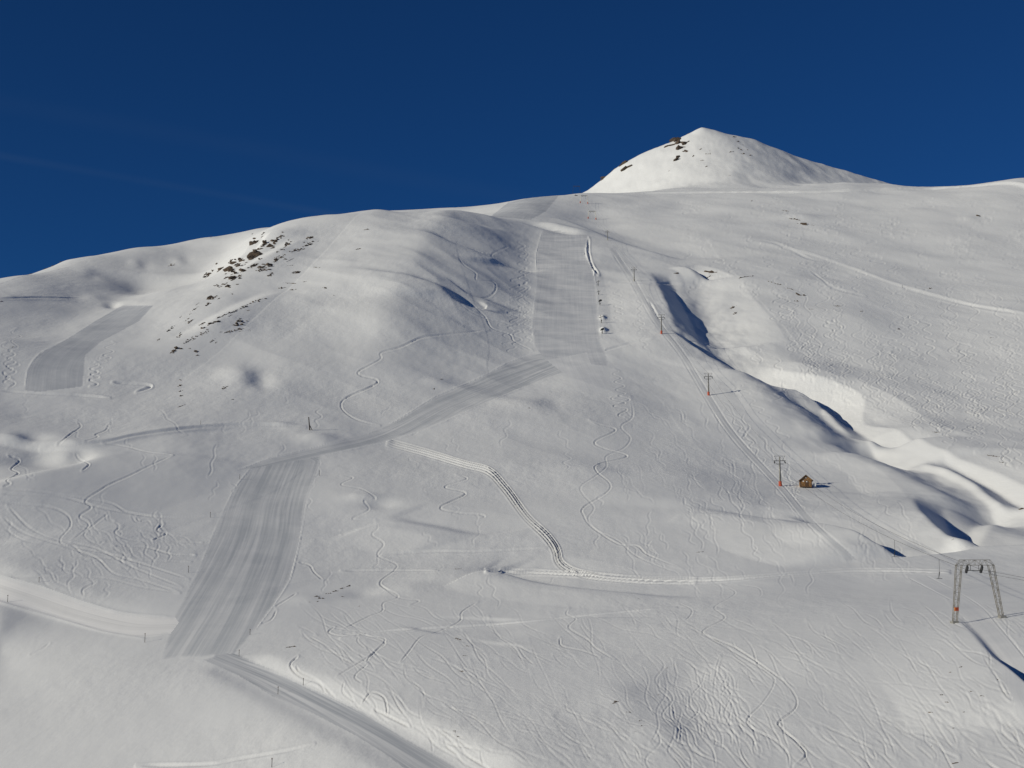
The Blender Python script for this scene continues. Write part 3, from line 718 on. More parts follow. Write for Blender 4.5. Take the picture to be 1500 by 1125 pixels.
# chopped-up powder: many crossing arcs
def arc(u0, v0, ln, ang, bend):
    t = np.linspace(0, 1, 7)
    th = ang + bend * (t - 0.5)
    du, dv = np.cumsum(np.cos(th)) * ln / 7, np.cumsum(np.sin(th)) * ln / 7
    return np.stack([u0 + du, v0 + dv * 0.62], 1).tolist()
def descent(u0, v0, ln, ang, swing, n):
    # a run of wide linked turns drawn along the fall line
    pts = []; side = rng.choice((-1, 1))
    for k in range(n + 1):
        t = ln * k / n
        pts.append((u0 + t * math.cos(ang) - side * swing * math.sin(ang) * rng.uniform(0.5, 1.2), v0 + 0.8 * t * math.sin(ang) + side * swing * 0.6 * math.cos(ang)))
        side = -side
    return pts
A1, A2, A3 = [], [], []
for k in range(520):
    u0, v0 = rng.uniform(430, 1500), rng.uniform(875, 1100)
    if v0 - 960 > (u0 - 300) * 0.40 - 10: continue
    n = int(rng.integers(1, 4))
    A1.append(descent(u0, v0, rng.uniform(30, 60) * n, rng.normal(0.75, 0.25), rng.uniform(0.5, 5), n + 1))
for k in range(60):
    n = int(rng.integers(2, 4))
    A3.append(descent(rng.uniform(945, 1080), rng.uniform(950, 1060), rng.uniform(28, 50) * n, rng.normal(1.15, 0.3), rng.uniform(3, 9), n + 1))
for k in range(170):
    u0 = rng.uniform(900, 1330); v0 = rng.uniform(575, 830)
    if v0 < 575 + (u0 - 1040) * 0.48: continue
    n = int(rng.integers(2, 5))
    A2.append(descent(u0, v0, rng.uniform(12, 22) * n, rng.normal(1.1, 0.25), rng.uniform(1.5, 5), n + 1))
for k in range(60):
    n = int(rng.integers(2, 5))
    A2.append(descent(rng.uniform(0, 900), rng.uniform(560, 880), rng.uniform(9, 18) * n, rng.normal(1.6, 0.4), rng.uniform(1.5, 5), n + 1))
for k in range(36):
    n = int(rng.integers(2, 4))
    A2.append(descent(rng.uniform(20, 240), rng.uniform(740, 830), rng.uniform(14, 26) * n, rng.normal(0.8, 0.4), rng.uniform(1, 6), n + 1))
press(A1, 0.07, 0.75, 0.4, ends=0.3)
press(A3, 0.06, 0.9, 0.5)
press(A2, 0.06, 0.9, 0.45)
DISP = np.clip(DISP, -1.2, 0.6) * (0.95 + 0.55 * np.clip(vnoise(X / 26, Y / 40, 31) * 2.2, -1, 1))
Z += DISP * np.clip(R2 / 420, 0.65, 1.35)
# grain of the snow surface, coarser where it is trampled
Z += (0.018 * vnoise(X / 2.2, Y / 4.4, 11) + 0.04 * vnoise(X / 5.0, Y / 13.0, 12)) * (0.5 + np.clip(1.6 * vnoise(X / 60, Y / 90, 14) + 0.5, 0, 1.2)) * np.clip(R2 / 250, 0.5, 2.4) * (1 - 0.55 * GROOMED)
# ------------------------------------------------------------------ split the height field into named pieces
def rim_cells():
    """how many cells each groomed face lies inside its edge"""
    g_ = (REG >= 10)
    d = np.zeros(REG.shape, np.float32); cur = g_.copy()
    for _ in range(9):
        d += cur
        nx = cur.copy()
        nx[1:] &= cur[:-1]; nx[:-1] &= cur[1:]; nx[:, 1:] &= cur[:, :-1]; nx[:, :-1] &= cur[:, 1:]
        cur = nx
    return np.pad(d, ((0, 1), (0, 1)), mode='edge')
VX = np.stack([X, Y, Z], -1).reshape(-1, 3)
def piece(name, region, mat, label, cat, line=None):
    fj, fc = np.where(REG == region)
    if len(fj) == 0: return None
    q = np.stack([fj * NT + fc, fj * NT + fc + 1, (fj + 1) * NT + fc + 1, (fj + 1) * NT + fc], 1)
    used, inv = np.unique(q, return_inverse=True)
    co = VX[used].astype(np.float32)
    nf = len(q)
    me = bpy.data.meshes.new(name)
    me.vertices.add(len(co)); me.vertices.foreach_set('co', co.ravel())
    me.loops.add(nf * 4); me.loops.foreach_set('vertex_index', inv.ravel().astype(np.int32))
    me.polygons.add(nf)
    me.polygons.foreach_set('loop_start', np.arange(0, nf * 4, 4, dtype=np.int32))
    me.polygons.foreach_set('loop_total', np.full(nf, 4, np.int32))
    me.polygons.foreach_set('use_smooth', np.ones(nf, bool))
    me.update(calc_edges=True)
    if line is not None:
        pp = smooth(line, 10)
        g = ground_px(pp[:, 0], pp[:, 1])[:, :2]
        sel = (used // NT, used % NT)
        _, d, s, L = line_dist(g, 0, sel)
        for nm, val in (('lane', d), ('run', s), ('rim', RIM[sel])):
            at = me.attributes.new(nm, 'FLOAT', 'POINT')
            at.data.foreach_set('value', val.astype(np.float32))
    me.materials.append(mat)
    o = bpy.data.objects.new(name, me)
    C.objects.link(o)
    o['kind'] = 'structure'; o['label'] = label; o['category'] = cat
    return o

REG[(cl > math.log(1815)) & (cx > 0.02)] = 1
peak_left = plan_poly([(200, 700), (300, 560), (250, 515), (345, 400), (392, 340), (392, 300), (-100, 300), (-300, 700)])
ii = inside(plan_poly([(-300, 700), (60, 640), (180, 600), (246, 522), (300, 470), (340, 400), (392, 340), (300, 347), (200, 362), (100, 378), (0, 410), (-300, 440)]))
REG[ii] = 2
ii = inside(plan_poly([(246, 522), (300, 470), (340, 400), (394, 338), (450, 322), (550, 309), (650, 315), (720, 322), (788, 332), (784, 400), (780, 515), (640, 580), (560, 625), (450, 622), (330, 600), (200, 610)]))
REG[ii] = 3
ii = inside(plan_poly([(1040, 400), (1050, 470), (1080, 510), (1160, 565), (1260, 620), (1340, 665), (1640, 800), (1800, 600), (1800, 270), (1500, 270), (1300, 280), (880, 283), (895, 340), (960, 385)]))
REG[ii] = 4
def piste_region(idx, pix):
    REG[inside(plan_poly(pix))] = idx
piste_region(10, P_LOW); piste_region(11, P_TRAV); piste_region(19, P_FAN); piste_region(12, P_UP); piste_region(13, P_TOP); piste_region(14, P_LEFT)
piste_region(15, P_ROAD); piste_region(16, P_CAT); piste_region(17, P_LIFT); piste_region(18, P_LIFT2)
RIM = rim_cells()
piece('snowfield', 0, M_SNOW, 'wide tracked snow slope in the foreground and middle', 'snowfield')
piece('mountain_peak', 1, M_SNOW, 'pointed snowy summit with rocks, top right', 'mountain')
piece('snow_ridge', 2, M_SNOW, 'snowy bowl and ridge on the far left', 'ridge')
piece('snow_hill', 3, M_SNOW, 'broad rounded snow hill left of the upper piste', 'hill')
piece('snow_slope', 4, M_SNOW, 'snow slope full of wavy ski tracks right of the gully', 'slope')
piece('ski_piste', 10, M_PISTE, 'wide groomed grey piste at the lower left', 'piste', [(305, 960), (345, 890), (385, 800), (400, 735), (425, 675)])
piece('ski_piste', 11, M_PISTE, 'groomed traverse piste climbing to the right', 'piste', [(350, 690), (470, 662), (560, 640), (650, 595), (720, 565), (810, 530)])
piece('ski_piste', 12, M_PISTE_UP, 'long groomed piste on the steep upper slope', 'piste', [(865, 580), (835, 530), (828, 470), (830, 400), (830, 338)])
piece('ski_piste', 19, M_FAN, 'pale groomed fan at the foot of the upper piste', 'piste', [(868, 580), (850, 545), (835, 510)])
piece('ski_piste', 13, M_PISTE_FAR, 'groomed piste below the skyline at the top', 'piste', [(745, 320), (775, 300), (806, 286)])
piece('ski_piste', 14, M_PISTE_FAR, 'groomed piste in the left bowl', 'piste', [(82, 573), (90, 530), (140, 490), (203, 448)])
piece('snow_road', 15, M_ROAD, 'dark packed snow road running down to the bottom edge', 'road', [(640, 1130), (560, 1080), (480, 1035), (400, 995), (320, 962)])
piece('cat_track', 16, M_TRACK, 'bright groomed track joining the piste from the left', 'track', [(-60, 838), (40, 870), (120, 897), (200, 915), (270, 915)])
piece('lift_track', 17, M_LANE, 'narrow groomed lift track below the pylons', 'track', [(1248, 821), (1186, 764), (1144, 715), (1075, 639), (1036, 581), (1000, 520), (959, 467), (926, 409), (896, 364)])
piece('lift_track', 18, M_FAN, 'groomed lift track running under the lattice gantry', 'track', [(1540, 1060), (1480, 960), (1420, 895), (1345, 845)])
# ------------------------------------------------------------------ builders for the things on the snow
class MB:
    """collects bars, boxes, tubes and loose polygons; build() links them as one mesh object"""
    def __init__(self): self.v, self.f = [], []
    def poly(self, verts, faces):
        n = len(self.v); self.v += [tuple(p) for p in verts]; self.f += [tuple(i + n for i in f) for f in faces]
    def box(self, c, s, rz=0.0):
        c, h = Vector(c), Vector(s) * 0.5
        m = Matrix.Rotation(rz, 3, 'Z')
        vs_ = [c + m @ Vector((x * h.x, y * h.y, z * h.z)) for x in (-1, 1) for y in (-1, 1) for z in (-1, 1)]
        self.poly(vs_, [(0, 1, 3, 2), (4, 6, 7, 5), (0, 4, 5, 1), (2, 3, 7, 6), (0, 2, 6, 4), (1, 5, 7, 3)])
    def bar(self, a, b, r0, r1=None, n=4):
        a, b = Vector(a), Vector(b); r1 = r0 if r1 is None else r1
        d = (b - a).normalized()
        u = d.cross(Vector((0, 0, 1)) if abs(d.z) < 0.9 else Vector((0, 1, 0))).normalized(); w = d.cross(u)
        ring = lambda p, r: [p + (u * math.cos(2 * math.pi * (k + 0.5) / n) + w * math.sin(2 * math.pi * (k + 0.5) / n)) * r for k in range(n)]
        self.poly(ring(a, r0) + ring(b, r1), [(k, (k + 1) % n, n + (k + 1) % n, n + k) for k in range(n)] + [tuple(range(n))[::-1], tuple(range(n, 2 * n))])
    def path(self, pts, r, n=4):
        for a, b in zip(pts[:-1], pts[1:]): self.bar(a, b, r, r, n)
    def build(self, name, mat, parent=None, smooth_=False):
        me = bpy.data.meshes.new(name); me.from_pydata(self.v, [], self.f); me.update()
        bm = bmesh.new(); bm.from_mesh(me); bmesh.ops.recalc_face_normals(bm, faces=bm.faces); bm.to_mesh(me); bm.free()
        if smooth_: me.polygons.foreach_set('use_smooth', [True] * len(me.polygons))
        me.materials.append(mat)
        o = bpy.data.objects.new(name, me); C.objects.link(o)
        if parent is not None: o.parent = parent
        return o

def tag(o, label, cat, group=None):
    o['label'] = label; o['category'] = cat
    if group: o['group'] = group
    return o
def thing(name, label, cat, loc, rz=0.0, group=None):
    o = bpy.data.objects.new(name, None); C.objects.link(o)
    o.location = loc; o.rotation_euler = (0, 0, rz); o.empty_display_size = 0.5
    return tag(o, label, cat, group)
def gp(u, v):
    return Vector(ground_px([u], [v])[0])
def rng_(p): return math.hypot(p.x, p.y)
def mpp(p): return p.length / FPX          # metres per survey pixel at a point

# ---- the near lattice gantry
def lattice(mb, a0, a1, b0, b1, depth, n, r, taper_first=True):
    """two parallel chord lines a0-a1 and b0-b1, doubled front and back, with rungs and zig-zag braces"""
    a0, a1, b0, b1 = map(Vector, (a0, a1, b0, b1))
    dv = Vector((0, depth / 2, 0))
    for s in (-1, 1):
        mb.bar(a0 + dv * s, a1 + dv * s, r); mb.bar(b0 + dv * s, b1 + dv * s, r)
        for k in range(n + 1):
            t = k / n
            p, q = a0.lerp(a1, t) + dv * s, b0.lerp(b1, t) + dv * s
            mb.bar(p, q, r * 0.5)
            if k < n:
                t2 = (k + 1) / n
                p2, q2 = a0.lerp(a1, t2) + dv * s, b0.lerp(b1, t2) + dv * s
                mb.bar(p if k % 2 else q, q2 if k % 2 else p2, r * 0.42)
    for k in range(n + 1):
        t = k / n
        for e0, e1 in ((a0, a1), (b0, b1)):
            p = e0.lerp(e1, t); mb.bar(p - dv, p + dv, r * 0.6)
pl, pr = gp(1398, 913), gp(1468, 905)
mid = (pl + pr) / 2
rz = math.atan2(pr.y - pl.y, pr.x - pl.x)
rz = max(-0.25, min(0.25, rz))
k = mpp(mid)
gan = thing('lift_gantry', 'tall steel lattice gantry of the drag lift with orange board, lower right', 'lift pylon', (mid.x, mid.y, min(pl.z, pr.z) - 0.4), rz)
Lf = (Matrix.Rotation(-rz, 3, 'Z') @ (pl - Vector(gan.location))); Rf = (Matrix.Rotation(-rz, 3, 'Z') @ (pr - Vector(gan.location)))
H = 86 * k + 0.4
xl, xr = -29.5 * k, 25.5 * k
for foot, s in ((Lf, -1), (Rf, 1)):
    mb = MB()
    xt = xl if s < 0 else xr
    bot_o, bot_i = Vector((foot.x + s * 0.28, 0, foot.z - 0.5)), Vector((foot.x - s * 0.28, 0, foot.z - 0.5))
    top_o, top_i = Vector((xt + s * 0.1, 0, H - 0.75)), Vector((xt - s * 0.78, 0, H - 0.75))
    lattice(mb, bot_o, top_o, bot_i, top_i, 0.34, 9, 0.05)
    mb.build('leg', M_LATTICE, gan)
    fo = MB(); fo.box((foot.x, 0, foot.z + 0.05), (0.9, 0.9, 0.5)); fo.build('foundation', M_STEEL, gan)
mb = MB()
lattice(mb, (xl + 0.5, 0, H), (xr - 0.5, 0, H), (xl - 0.1, 0, H - 0.75), (xr + 0.1, 0, H - 0.75), 0.34, 6, 0.05)
mb.build('crossbeam', M_LATTICE, gan)
sheave_pos = []
for cx_, tilt in ((-1.45, 1), (0.85, 1)):
    mb = MB()
    a, b = Vector((cx_ - 0.45, -0.9, H - 1.05)), Vector((cx_ + 0.35, 0.9, H - 1.75))
    mb.bar(a, b, 0.10); mb.bar((cx_, 0, H - 0.7), (cx_, 0, H - 1.35), 0.07); mb.bar((cx_ + .2, 0, H - 0.7), (cx_ - .1, 0, H - 1.35), 0.05)
    sa = mb.build('sheave_assembly', M_DARK, gan)
    for t in (0.08, 0.36, 0.64, 0.92):
        w = MB(); c = a.lerp(b, t) + Vector((0, 0, 0.02)); w.bar(c - Vector((0.09, 0, 0)), c + Vector((0.09, 0, 0)), 0.24, 0.24, 12); w.build('sheave', M_DARK, sa)
    sheave_pos.append(Matrix.Rotation(rz, 3, 'Z') @ Vector((cx_, 0, H - 1.4)) + Vector(gan.location))
mb = MB(); mb.bar((-1.3, 0, H - 1.5), (0.75, 0, H - 1.5), 0.06); mb.bar((-0.9, 0, H - 0.75), (-0.9, 0, H - 1.5), 0.035); mb.bar((0.4, 0, H - 0.75), (0.4, 0, H - 1.5), 0.035)
mb.build('tie_bar', M_DARK, gan)
lx = Lf.x + (xl - Lf.x) * 0.24
mb = MB(); mb.box((lx + 0.1, -0.42, Lf.z + 2.0), (0.5, 0.06, 0.52)); sg = mb.build('sign', M_RED, gan)
mb = MB(); mb.box((lx - 0.22, -0.40, Lf.z + 2.0), (0.16, 0.08, 0.52)); mb.build('orange_edge', M_ORANGE, sg)

# ---- single-mast lift pylons up the slope
cable_pts = [[], []]
cable_pts[0].append(sheave_pos[0]); cable_pts[1].append(sheave_pos[1])
def pylon(u, v, h_px, label, pad=True):
    p = gp(u, v); k = mpp(p); h = h_px * k; s = h / 10.0
    o = thing('lift_pylon', label, 'lift pylon', p - Vector((0, 0, 0.15)), math.atan2(p.x, p.y) * -0.3, 'single-mast lift pylons up the slope')
    mb = MB(); mb.bar((0, 0, -0.6), (0, 0, h * 0.97), 0.40 * s, 0.20 * s, 10); mb.build('mast', M_STEEL, o, True)
    mb = MB(); mb.bar((0, 0, -0.3), (0, 0, 1.7 * s), 0.56 * s, 0.52 * s, 10); mb.build('base_pad', M_RED if pad else M_STEEL, o)
    mb = MB(); mb.bar((-1.9 * s, 0, h * 0.84), (1.9 * s, 0, h * 0.84), 0.13 * s); mb.bar((-1.25 * s, 0, h * 0.735), (1.25 * s, 0, h * 0.735), 0.12 * s); mb.build('crossarm', M_DARK, o)
    mb = MB()
    for sx in (-1, 1):
        mb.bar((sx * 1.7 * s, 0, h * 0.995), (sx * 0.9 * s, 0, h * 0.84), 0.06 * s)
    mb.bar((-1.75 * s, 0, h * 0.995), (1.75 * s, 0, h * 0.995), 0.07 * s)
    mb.build('lifting_frame', M_DARK, o)
    for i, sx in enumerate((-1, 1)):
        mb = MB(); x = sx * 1.72 * s
        mb.bar((x, -0.9 * s, h * 0.765), (x, 0.9 * s, h * 0.81), 0.10 * s); mb.bar((x, 0, h * 0.84), (x, 0, h * 0.77), 0.10 * s)
        sa = mb.build('sheave_assembly', M_DARK, o)
        for t in (-0.75, -0.25, 0.25, 0.75):
            w = MB(); c = Vector((x, t * s, h * (0.787 + 0.024 * t))); w.bar(c - Vector((0.08, 0, 0)), c + Vector((0.08, 0, 0)), 0.26 * s, 0.26 * s, 10); w.build('sheave', M_DARK, sa)
        cable_pts[i].append(p + Vector((x, 0, h * 0.80)))
    mb = MB()
    for sx in (-0.16, 0.16): mb.bar((sx * s, -0.42 * s, 2.0 * s), (sx * s, -0.30 * s, h * 0.84), 0.025 * s)
    for q in range(18): z_ = 2.2 * s + q * (h * 0.84 - 2.2 * s) / 18; mb.bar((-0.16 * s, -0.40 * s, z_), (0.16 * s, -0.40 * s, z_), 0.02 * s)
    mb.build('ladder', M_DARK, o)
    return p
pylon(1143, 712, 44, 'nearest single-mast lift pylon with orange-red base, beside the wooden hut')
pylon(1038, 579, 33, 'second pylon uphill from the hut, on a bright orange-red base pad')
pylon(969, 489, 29, 'third pylon uphill from the hut, just above the shaded gully bank')
pylon(929, 412, 21.5, 'fourth pylon uphill from the hut, beside the deep ruts of the upper piste', False)
pylon(890, 352, 15.5, 'uppermost single-mast pylon, on the shoulder below the two small gantries', False)

# ---- small portal gantries near the top
def portal(ul, ur, vb, vt, label, pad):
    m_ = gp((ul + ur) / 2, vb); k = mpp(m_)
    wr = 0.5 * (ur - ul) * k
    p, q = (Vector((m_.x + s_ * wr, m_.y, ground_xy(m_.x + s_ * wr, m_.y))) for s_ in (-1, 1)); h = (vb - vt) * k; w = (ur - ul) * k
    o = thing('lift_gantry', label, 'lift pylon', m_, 0.0, 'small portal gantries near the top')
    for s, z0 in ((-1, p.z - m_.z), (1, q.z - m_.z)):
        mb = MB(); mb.bar((s * w / 2, 0, z0 - 1.0), (s * w * 0.42, 0, h), 0.34 if pad else 0.16, 0.26 if pad else 0.12, 6); leg = mb.build('leg', M_STEEL if pad else M_POLE, o)
        if pad: mb = MB(); mb.bar((s * w / 2, 0, z0 - 0.5), (s * w * 0.487, 0, z0 + 1.9), 0.60, 0.55, 8); mb.build('base_pad', M_RED, leg)
    mb = MB(); mb.bar((-w * 0.44, 0, h), (w * 0.44, 0, h), 0.30 if pad else 0.12); mb.bar((-w * 0.42, 0, h - 0.9), (w * 0.42, 0, h - 0.9), 0.16)
    for i in range(6): mb.bar((-w * 0.42 + w * 0.14 * i, 0, h - (i % 2) * 0.9), (-w * 0.42 + w * 0.14 * (i + 1), 0, h - ((i + 1) % 2) * 0.9), 0.1)
    mb.build('crossbeam', M_STEEL if pad else M_POLE, o)
    for i, sx in enumerate((-0.18, 0.18)):
        mb = MB(); mb.bar((sx * w, -1.0, h - 1.7), (sx * w, 1.0, h - 1.3), 0.22); mb.bar((sx * w, 0, h - 0.8), (sx * w, 0, h - 1.5), 0.14); mb.build('sheave_assembly', M_DARK, o)
        cable_pts[i].append(m_ + Vector((sx * w, 0, h - 1.5)))
portal(861.5, 873, 321, 309, 'lower of the two small red-footed gantries below the skyline', True)
portal(850, 861, 298, 286, 'upper of the two small red-footed gantries below the skyline', True)
portal(839, 850, 283, 271.5, 'faint small gantry standing on the skyline against the blue sky', False)

# ---- haul cables with sag, and towing hangers
for i in range(2):
    low = Vector((sheave_pos[i].x + 16, sheave_pos[i].y - 120, sheave_pos[i].z - 4))
    pts = [low] + cable_pts[i]
    mb = MB()
    for a, b in zip(pts[:-1], pts[1:]):
        n = 14; L = (b - a).length
        seg = [a.lerp(b, t / n) - Vector((0, 0, L * 0.012 * 4 * (t / n) * (1 - t / n))) for t in range(n + 1)]
        mb.path(seg, 0.026, 4)
        if a is pts[1]: span = seg
    tag(mb.build('lift_cable', M_CABLE), ('left' if i == 0 else 'right') + ' haul cable of the lift running from gantry to pylons', 'cable')
    if i == 0:
        for t, lab in ((1, 'towing hanger on the cable closest behind the lattice gantry'), (3, 'towing hanger on the cable farther behind the lattice gantry')):
            p = span[t]
            h = MB(); h.bar(p, p - Vector((0, 0, 2.0)), 0.03); h.bar(p - Vector((0, 0, 2.0)), p - Vector((0.15, 0, 3.0)), 0.09, 0.05); h.bar(p - Vector((0.5, 0, 3.0)), p - Vector((-0.4, 0, 3.0)), 0.05)
            tag(h.build('tow_hanger', M_DARK), lab, 'tow hanger', 'towing hangers')

# ---- wooden hut
p = gp(1180, 713); k = mpp(p)
hut = thing('wooden_hut', 'small brown wooden hut with gabled roof beside the nearest pylon', 'hut', p - Vector((0, 0, 0.1)), -0.12)
W2, D2, HW, HR = 8.2 * k, 1.9, 10.6 * k, 17.2 * k
mb = MB(); z0 = -0.9
mb.poly([(-W2, -D2, z0), (W2, -D2, z0), (W2, -D2, HW), (0, -D2, HR - 0.2), (-W2, -D2, HW)] + [(-W2, D2, z0), (W2, D2, z0), (W2, D2, HW), (0, D2, HR - 0.2), (-W2, D2, HW)],
        [(0, 1, 2, 3, 4), (9, 8, 7, 6, 5), (0, 5, 6, 1), (1, 6, 7, 2), (2, 7, 8, 3), (3, 8, 9, 4), (4, 9, 5, 0)])
mb.build('wall', M_WOOD, hut)
nb = 8
for i in range(nb):
    mb = MB(); z_ = 0.05 + (HW - 0.1) * (i + 0.5) / nb
    mb.box((0, -D2 - 0.02, z_), (2 * W2 + 0.06, 0.05, (HW - 0.1) / nb - 0.05)); mb.build('board', M_WOOD, hut)
for s in (-1, 1):
    mb = MB()
    ex, ez = s * (W2 + 0.45), HW - 0.42
    th = 0.16
    vs8 = [(0, y, HR + dz) for y in (-D2 - 0.5, D2 + 0.4) for dz in (0, -th)] + [(ex, y, ez + dz) for y in (-D2 - 0.5, D2 + 0.4) for dz in (0, -th)]
    mb.poly(vs8, [(0, 2, 6, 4), (1, 5, 7, 3), (0, 4, 5, 1), (2, 3, 7, 6), (4, 6, 7, 5), (0, 1, 3, 2)])
    mb.build('roof', M_WOOD_D, hut)
    mb = MB(); mb.box((s * W2 * 0.96, -D2 - 0.06, HW / 2 - 0.2), (0.2, 0.2, HW + 0.2)); mb.build('corner_post', M_WOOD_D, hut)
mb = MB(); mb.box((W2 * 0.12, -D2 - 0.09, 0.95), (0.95, 0.08, 1.9)); dr = mb.build('door', M_WOOD_D, hut)
mb = MB(); mb.box((W2 * 0.12 + 0.35, -D2 - 0.15, 0.95), (0.08, 0.06, 0.16)); mb.build('handle', M_DARK, dr)
mb = MB(); mb.box((W2 * 0.12, -D2 - 0.14, 1.6), (0.34, 0.04, 0.26)); mb.build('pane', M_WHITE, dr)
mb = MB(); mb.box((-W2 * 0.45, -D2 - 0.08, 1.75), (0.42, 0.05, 0.3)); mb.build('sign', M_WHITE, hut)
mb = MB(); mb.box((0, -D2 - 0.08, HR - 1.0), (0.3, 0.05, 0.22)); mb.build('gable_plate', M_WHITE, hut)
mb = MB(); mb.box((-0.3, -D2 - 0.55, 0.0), (2.6, 1.0, 0.22)); mb.build('step', M_WOOD_D, hut)
mb = MB(); mb.box((W2 + 0.75, -D2 + 0.5, 0.62), (0.75, 0.7, 0.95)); tag(mb.build('snowy_box', M_WHITE), 'snow-covered white box at the right corner of the hut', 'box').location = hut.location

# ---- braced timber pole on its knoll
p = gp(453, 630); k = mpp(p)
o = thing('braced_pole', 'dark leaning timber pole with a diagonal brace on the knoll', 'pole', p)
mb = MB(); mb.bar((0.25, 0, -0.6), (-0.30, 0, 19.0 * k), 0.24, 0.17, 7); mb.build('pole', M_POLE, o)
mb = MB(); mb.bar((5.0 * k, 0, -0.4), (-0.02, 0, 8.4 * k), 0.13, 0.12, 6); mb.build('brace', M_POLE, o)

# ---- snow guns beside the upper piste
def snow_gun(u, v, h_px, label, lean, fan):
    p = gp(u, v); k = mpp(p); h = h_px * k
    o = thing('snow_gun', label, 'snow gun', p, 0.0, 'snow guns along the upper piste')
    mb = MB(); mb.bar((0, 0, -0.5), (lean * h * 0.25, 0, h), 0.24, 0.18, 6); mb.build('mast', M_DARK, o)
    mb = MB(); mb.bar((-h * 0.32, 0, h * 0.62), (h * 0.38, 0, h * 0.86), 0.17, 0.12, 6); mb.build('lance', M_DARK, o)
    if fan:
        mb = MB(); mb.bar((-0.5, -0.6, h * 0.75), (0.7, 0.5, h * 0.95), 0.55, 0.65, 10); mb.build('fan_barrel', M_DARK, o)
    mb = MB(); mb.box((0.0, -0.3, h * 0.3), (0.55, 0.4, 0.7)); mb.build('control_box', M_DARK, o)
snow_gun(876, 419, 9, 'topmost snow gun beside the upper piste, arms spread like a cross', 0.3, False)
snow_gun(877, 432, 7, 'second snow gun from the top beside the upper piste, a plain mast', 0.0, False)
snow_gun(879, 447, 8, 'third snow gun from the top beside the upper piste, with fan barrel', -0.5, True)
snow_gun(881, 473, 12, 'fourth snow gun from the top, beside the upper of two snow mounds', -0.3, False)
snow_gun(882, 489, 8, 'lowest snow gun beside the upper piste, by the larger snow mound', 0.2, True)

# ---- thin marker poles along pistes and roads
def marker(u, v, h_px, label):
    p = gp(u, v); k = mpp(p); h = max(1.1, h_px * k)
    o = thing('marker_pole', label, 'marker pole', p, 0.0, 'piste marker poles')
    mb = MB(); mb.bar((0, 0, -0.3), (0.03, 0, h), 0.03 + 0.00007 * p.length, 0.025 + 0.00006 * p.length, 5); mb.build('pole', M_POLE, o)
    mb = MB(); mb.box((0.02, -0.02, h * 0.9), (0.12, 0.12, h * 0.10)); mb.build('marker_band', M_WOOD_D, o)
for u, v, h, lab in ((212, 941, 13, 'tall marker pole at the lower edge of the bright cat track'), (276, 839, 10, 'marker pole on the left edge of the lower piste'),
                     (444, 1004, 8, 'marker pole on the upper bank of the dark snow road'), (407, 1017, 11, 'marker pole on the lower edge of the dark snow road'),
                     (350, 961, 6, 'short marker pole where the dark road leaves the piste'), (366, 930, 6, 'short marker pole at the right edge of the lower piste foot'),
                     (398, 1124, 9, 'marker pole in smooth snow at the bottom edge'), (11, 882, 10, 'marker pole at the left end of the bright cat track'),
                     (57, 853, 5, 'short marker pole above the left end of the bright cat track'), (308, 758, 8, 'marker pole left of the lower piste where pale tracks arrive'),
                     (351, 702, 7, 'marker pole near the top left corner of the lower piste'), (294, 622, 6, 'marker pole behind the long pale traverse line'),
                     (468, 697, 8, 'marker pole near the top right corner of the lower piste'), (1322, 422, 5, 'tiny post beside the pale lane on the right slope'),
                     (309, 349, 5, 'tiny post on the far left skyline')):
    marker(u, v, h, lab)

# ---- rocks breaking through the snow
def rock_mesh(name, ax, up, sd, L, T, Hh, seed):
    """an outcrop: angular chunks strung along axis ax, L long, T wide, Hh proud of the snow"""
    r = random.Random(seed)
    bm = bmesh.new()
    n = max(2, min(12, int(L / max(T, 0.6) * 2.6)))
    for i in range(-1, n):
        t = ((i + 0.5) / n - 0.5) * L + r.uniform(-.12, .12) * L
        f = max(0.25, 1.0 - 1.1 * abs(t / L) ** 1.4) * r.uniform(0.45, 1.15)
        l_ = max(T * 0.25, L / n * r.uniform(0.45, 1.0))
        c = ax * t + sd * r.gauss(0, 0.30) * T + up * r.uniform(-0.2, 0.1) * Hh
        tilt = r.uniform(-0.5, 0.5)
        if i < 0: t, f, l_, c, tilt = 0.0, 0.75, L * 0.62, up * -0.35 * Hh, 0.0      # buried core the blocks sit on
        a2 = ax * math.cos(tilt) + sd * math.sin(tilt); s2 = sd * math.cos(tilt) - ax * math.sin(tilt)
        pts = []
        for q in range(13):
            d = Vector((r.gauss(0, 1), r.gauss(0, 1), r.gauss(0, 1))).normalized() * r.uniform(0.7, 1.15)
            pts.append(bm.verts.new(c + a2 * d.x * l_ + s2 * d.y * T * 0.42 * f + up * (d.z * Hh * f)))
        bmesh.ops.convex_hull(bm, input=pts)
    for v_ in [v_ for v_ in bm.verts if not v_.link_faces]: bm.verts.remove(v_)
    me = bpy.data.meshes.new(name); bm.to_mesh(me); bm.free()
    me.materials.append(M_ROCK)
    return me

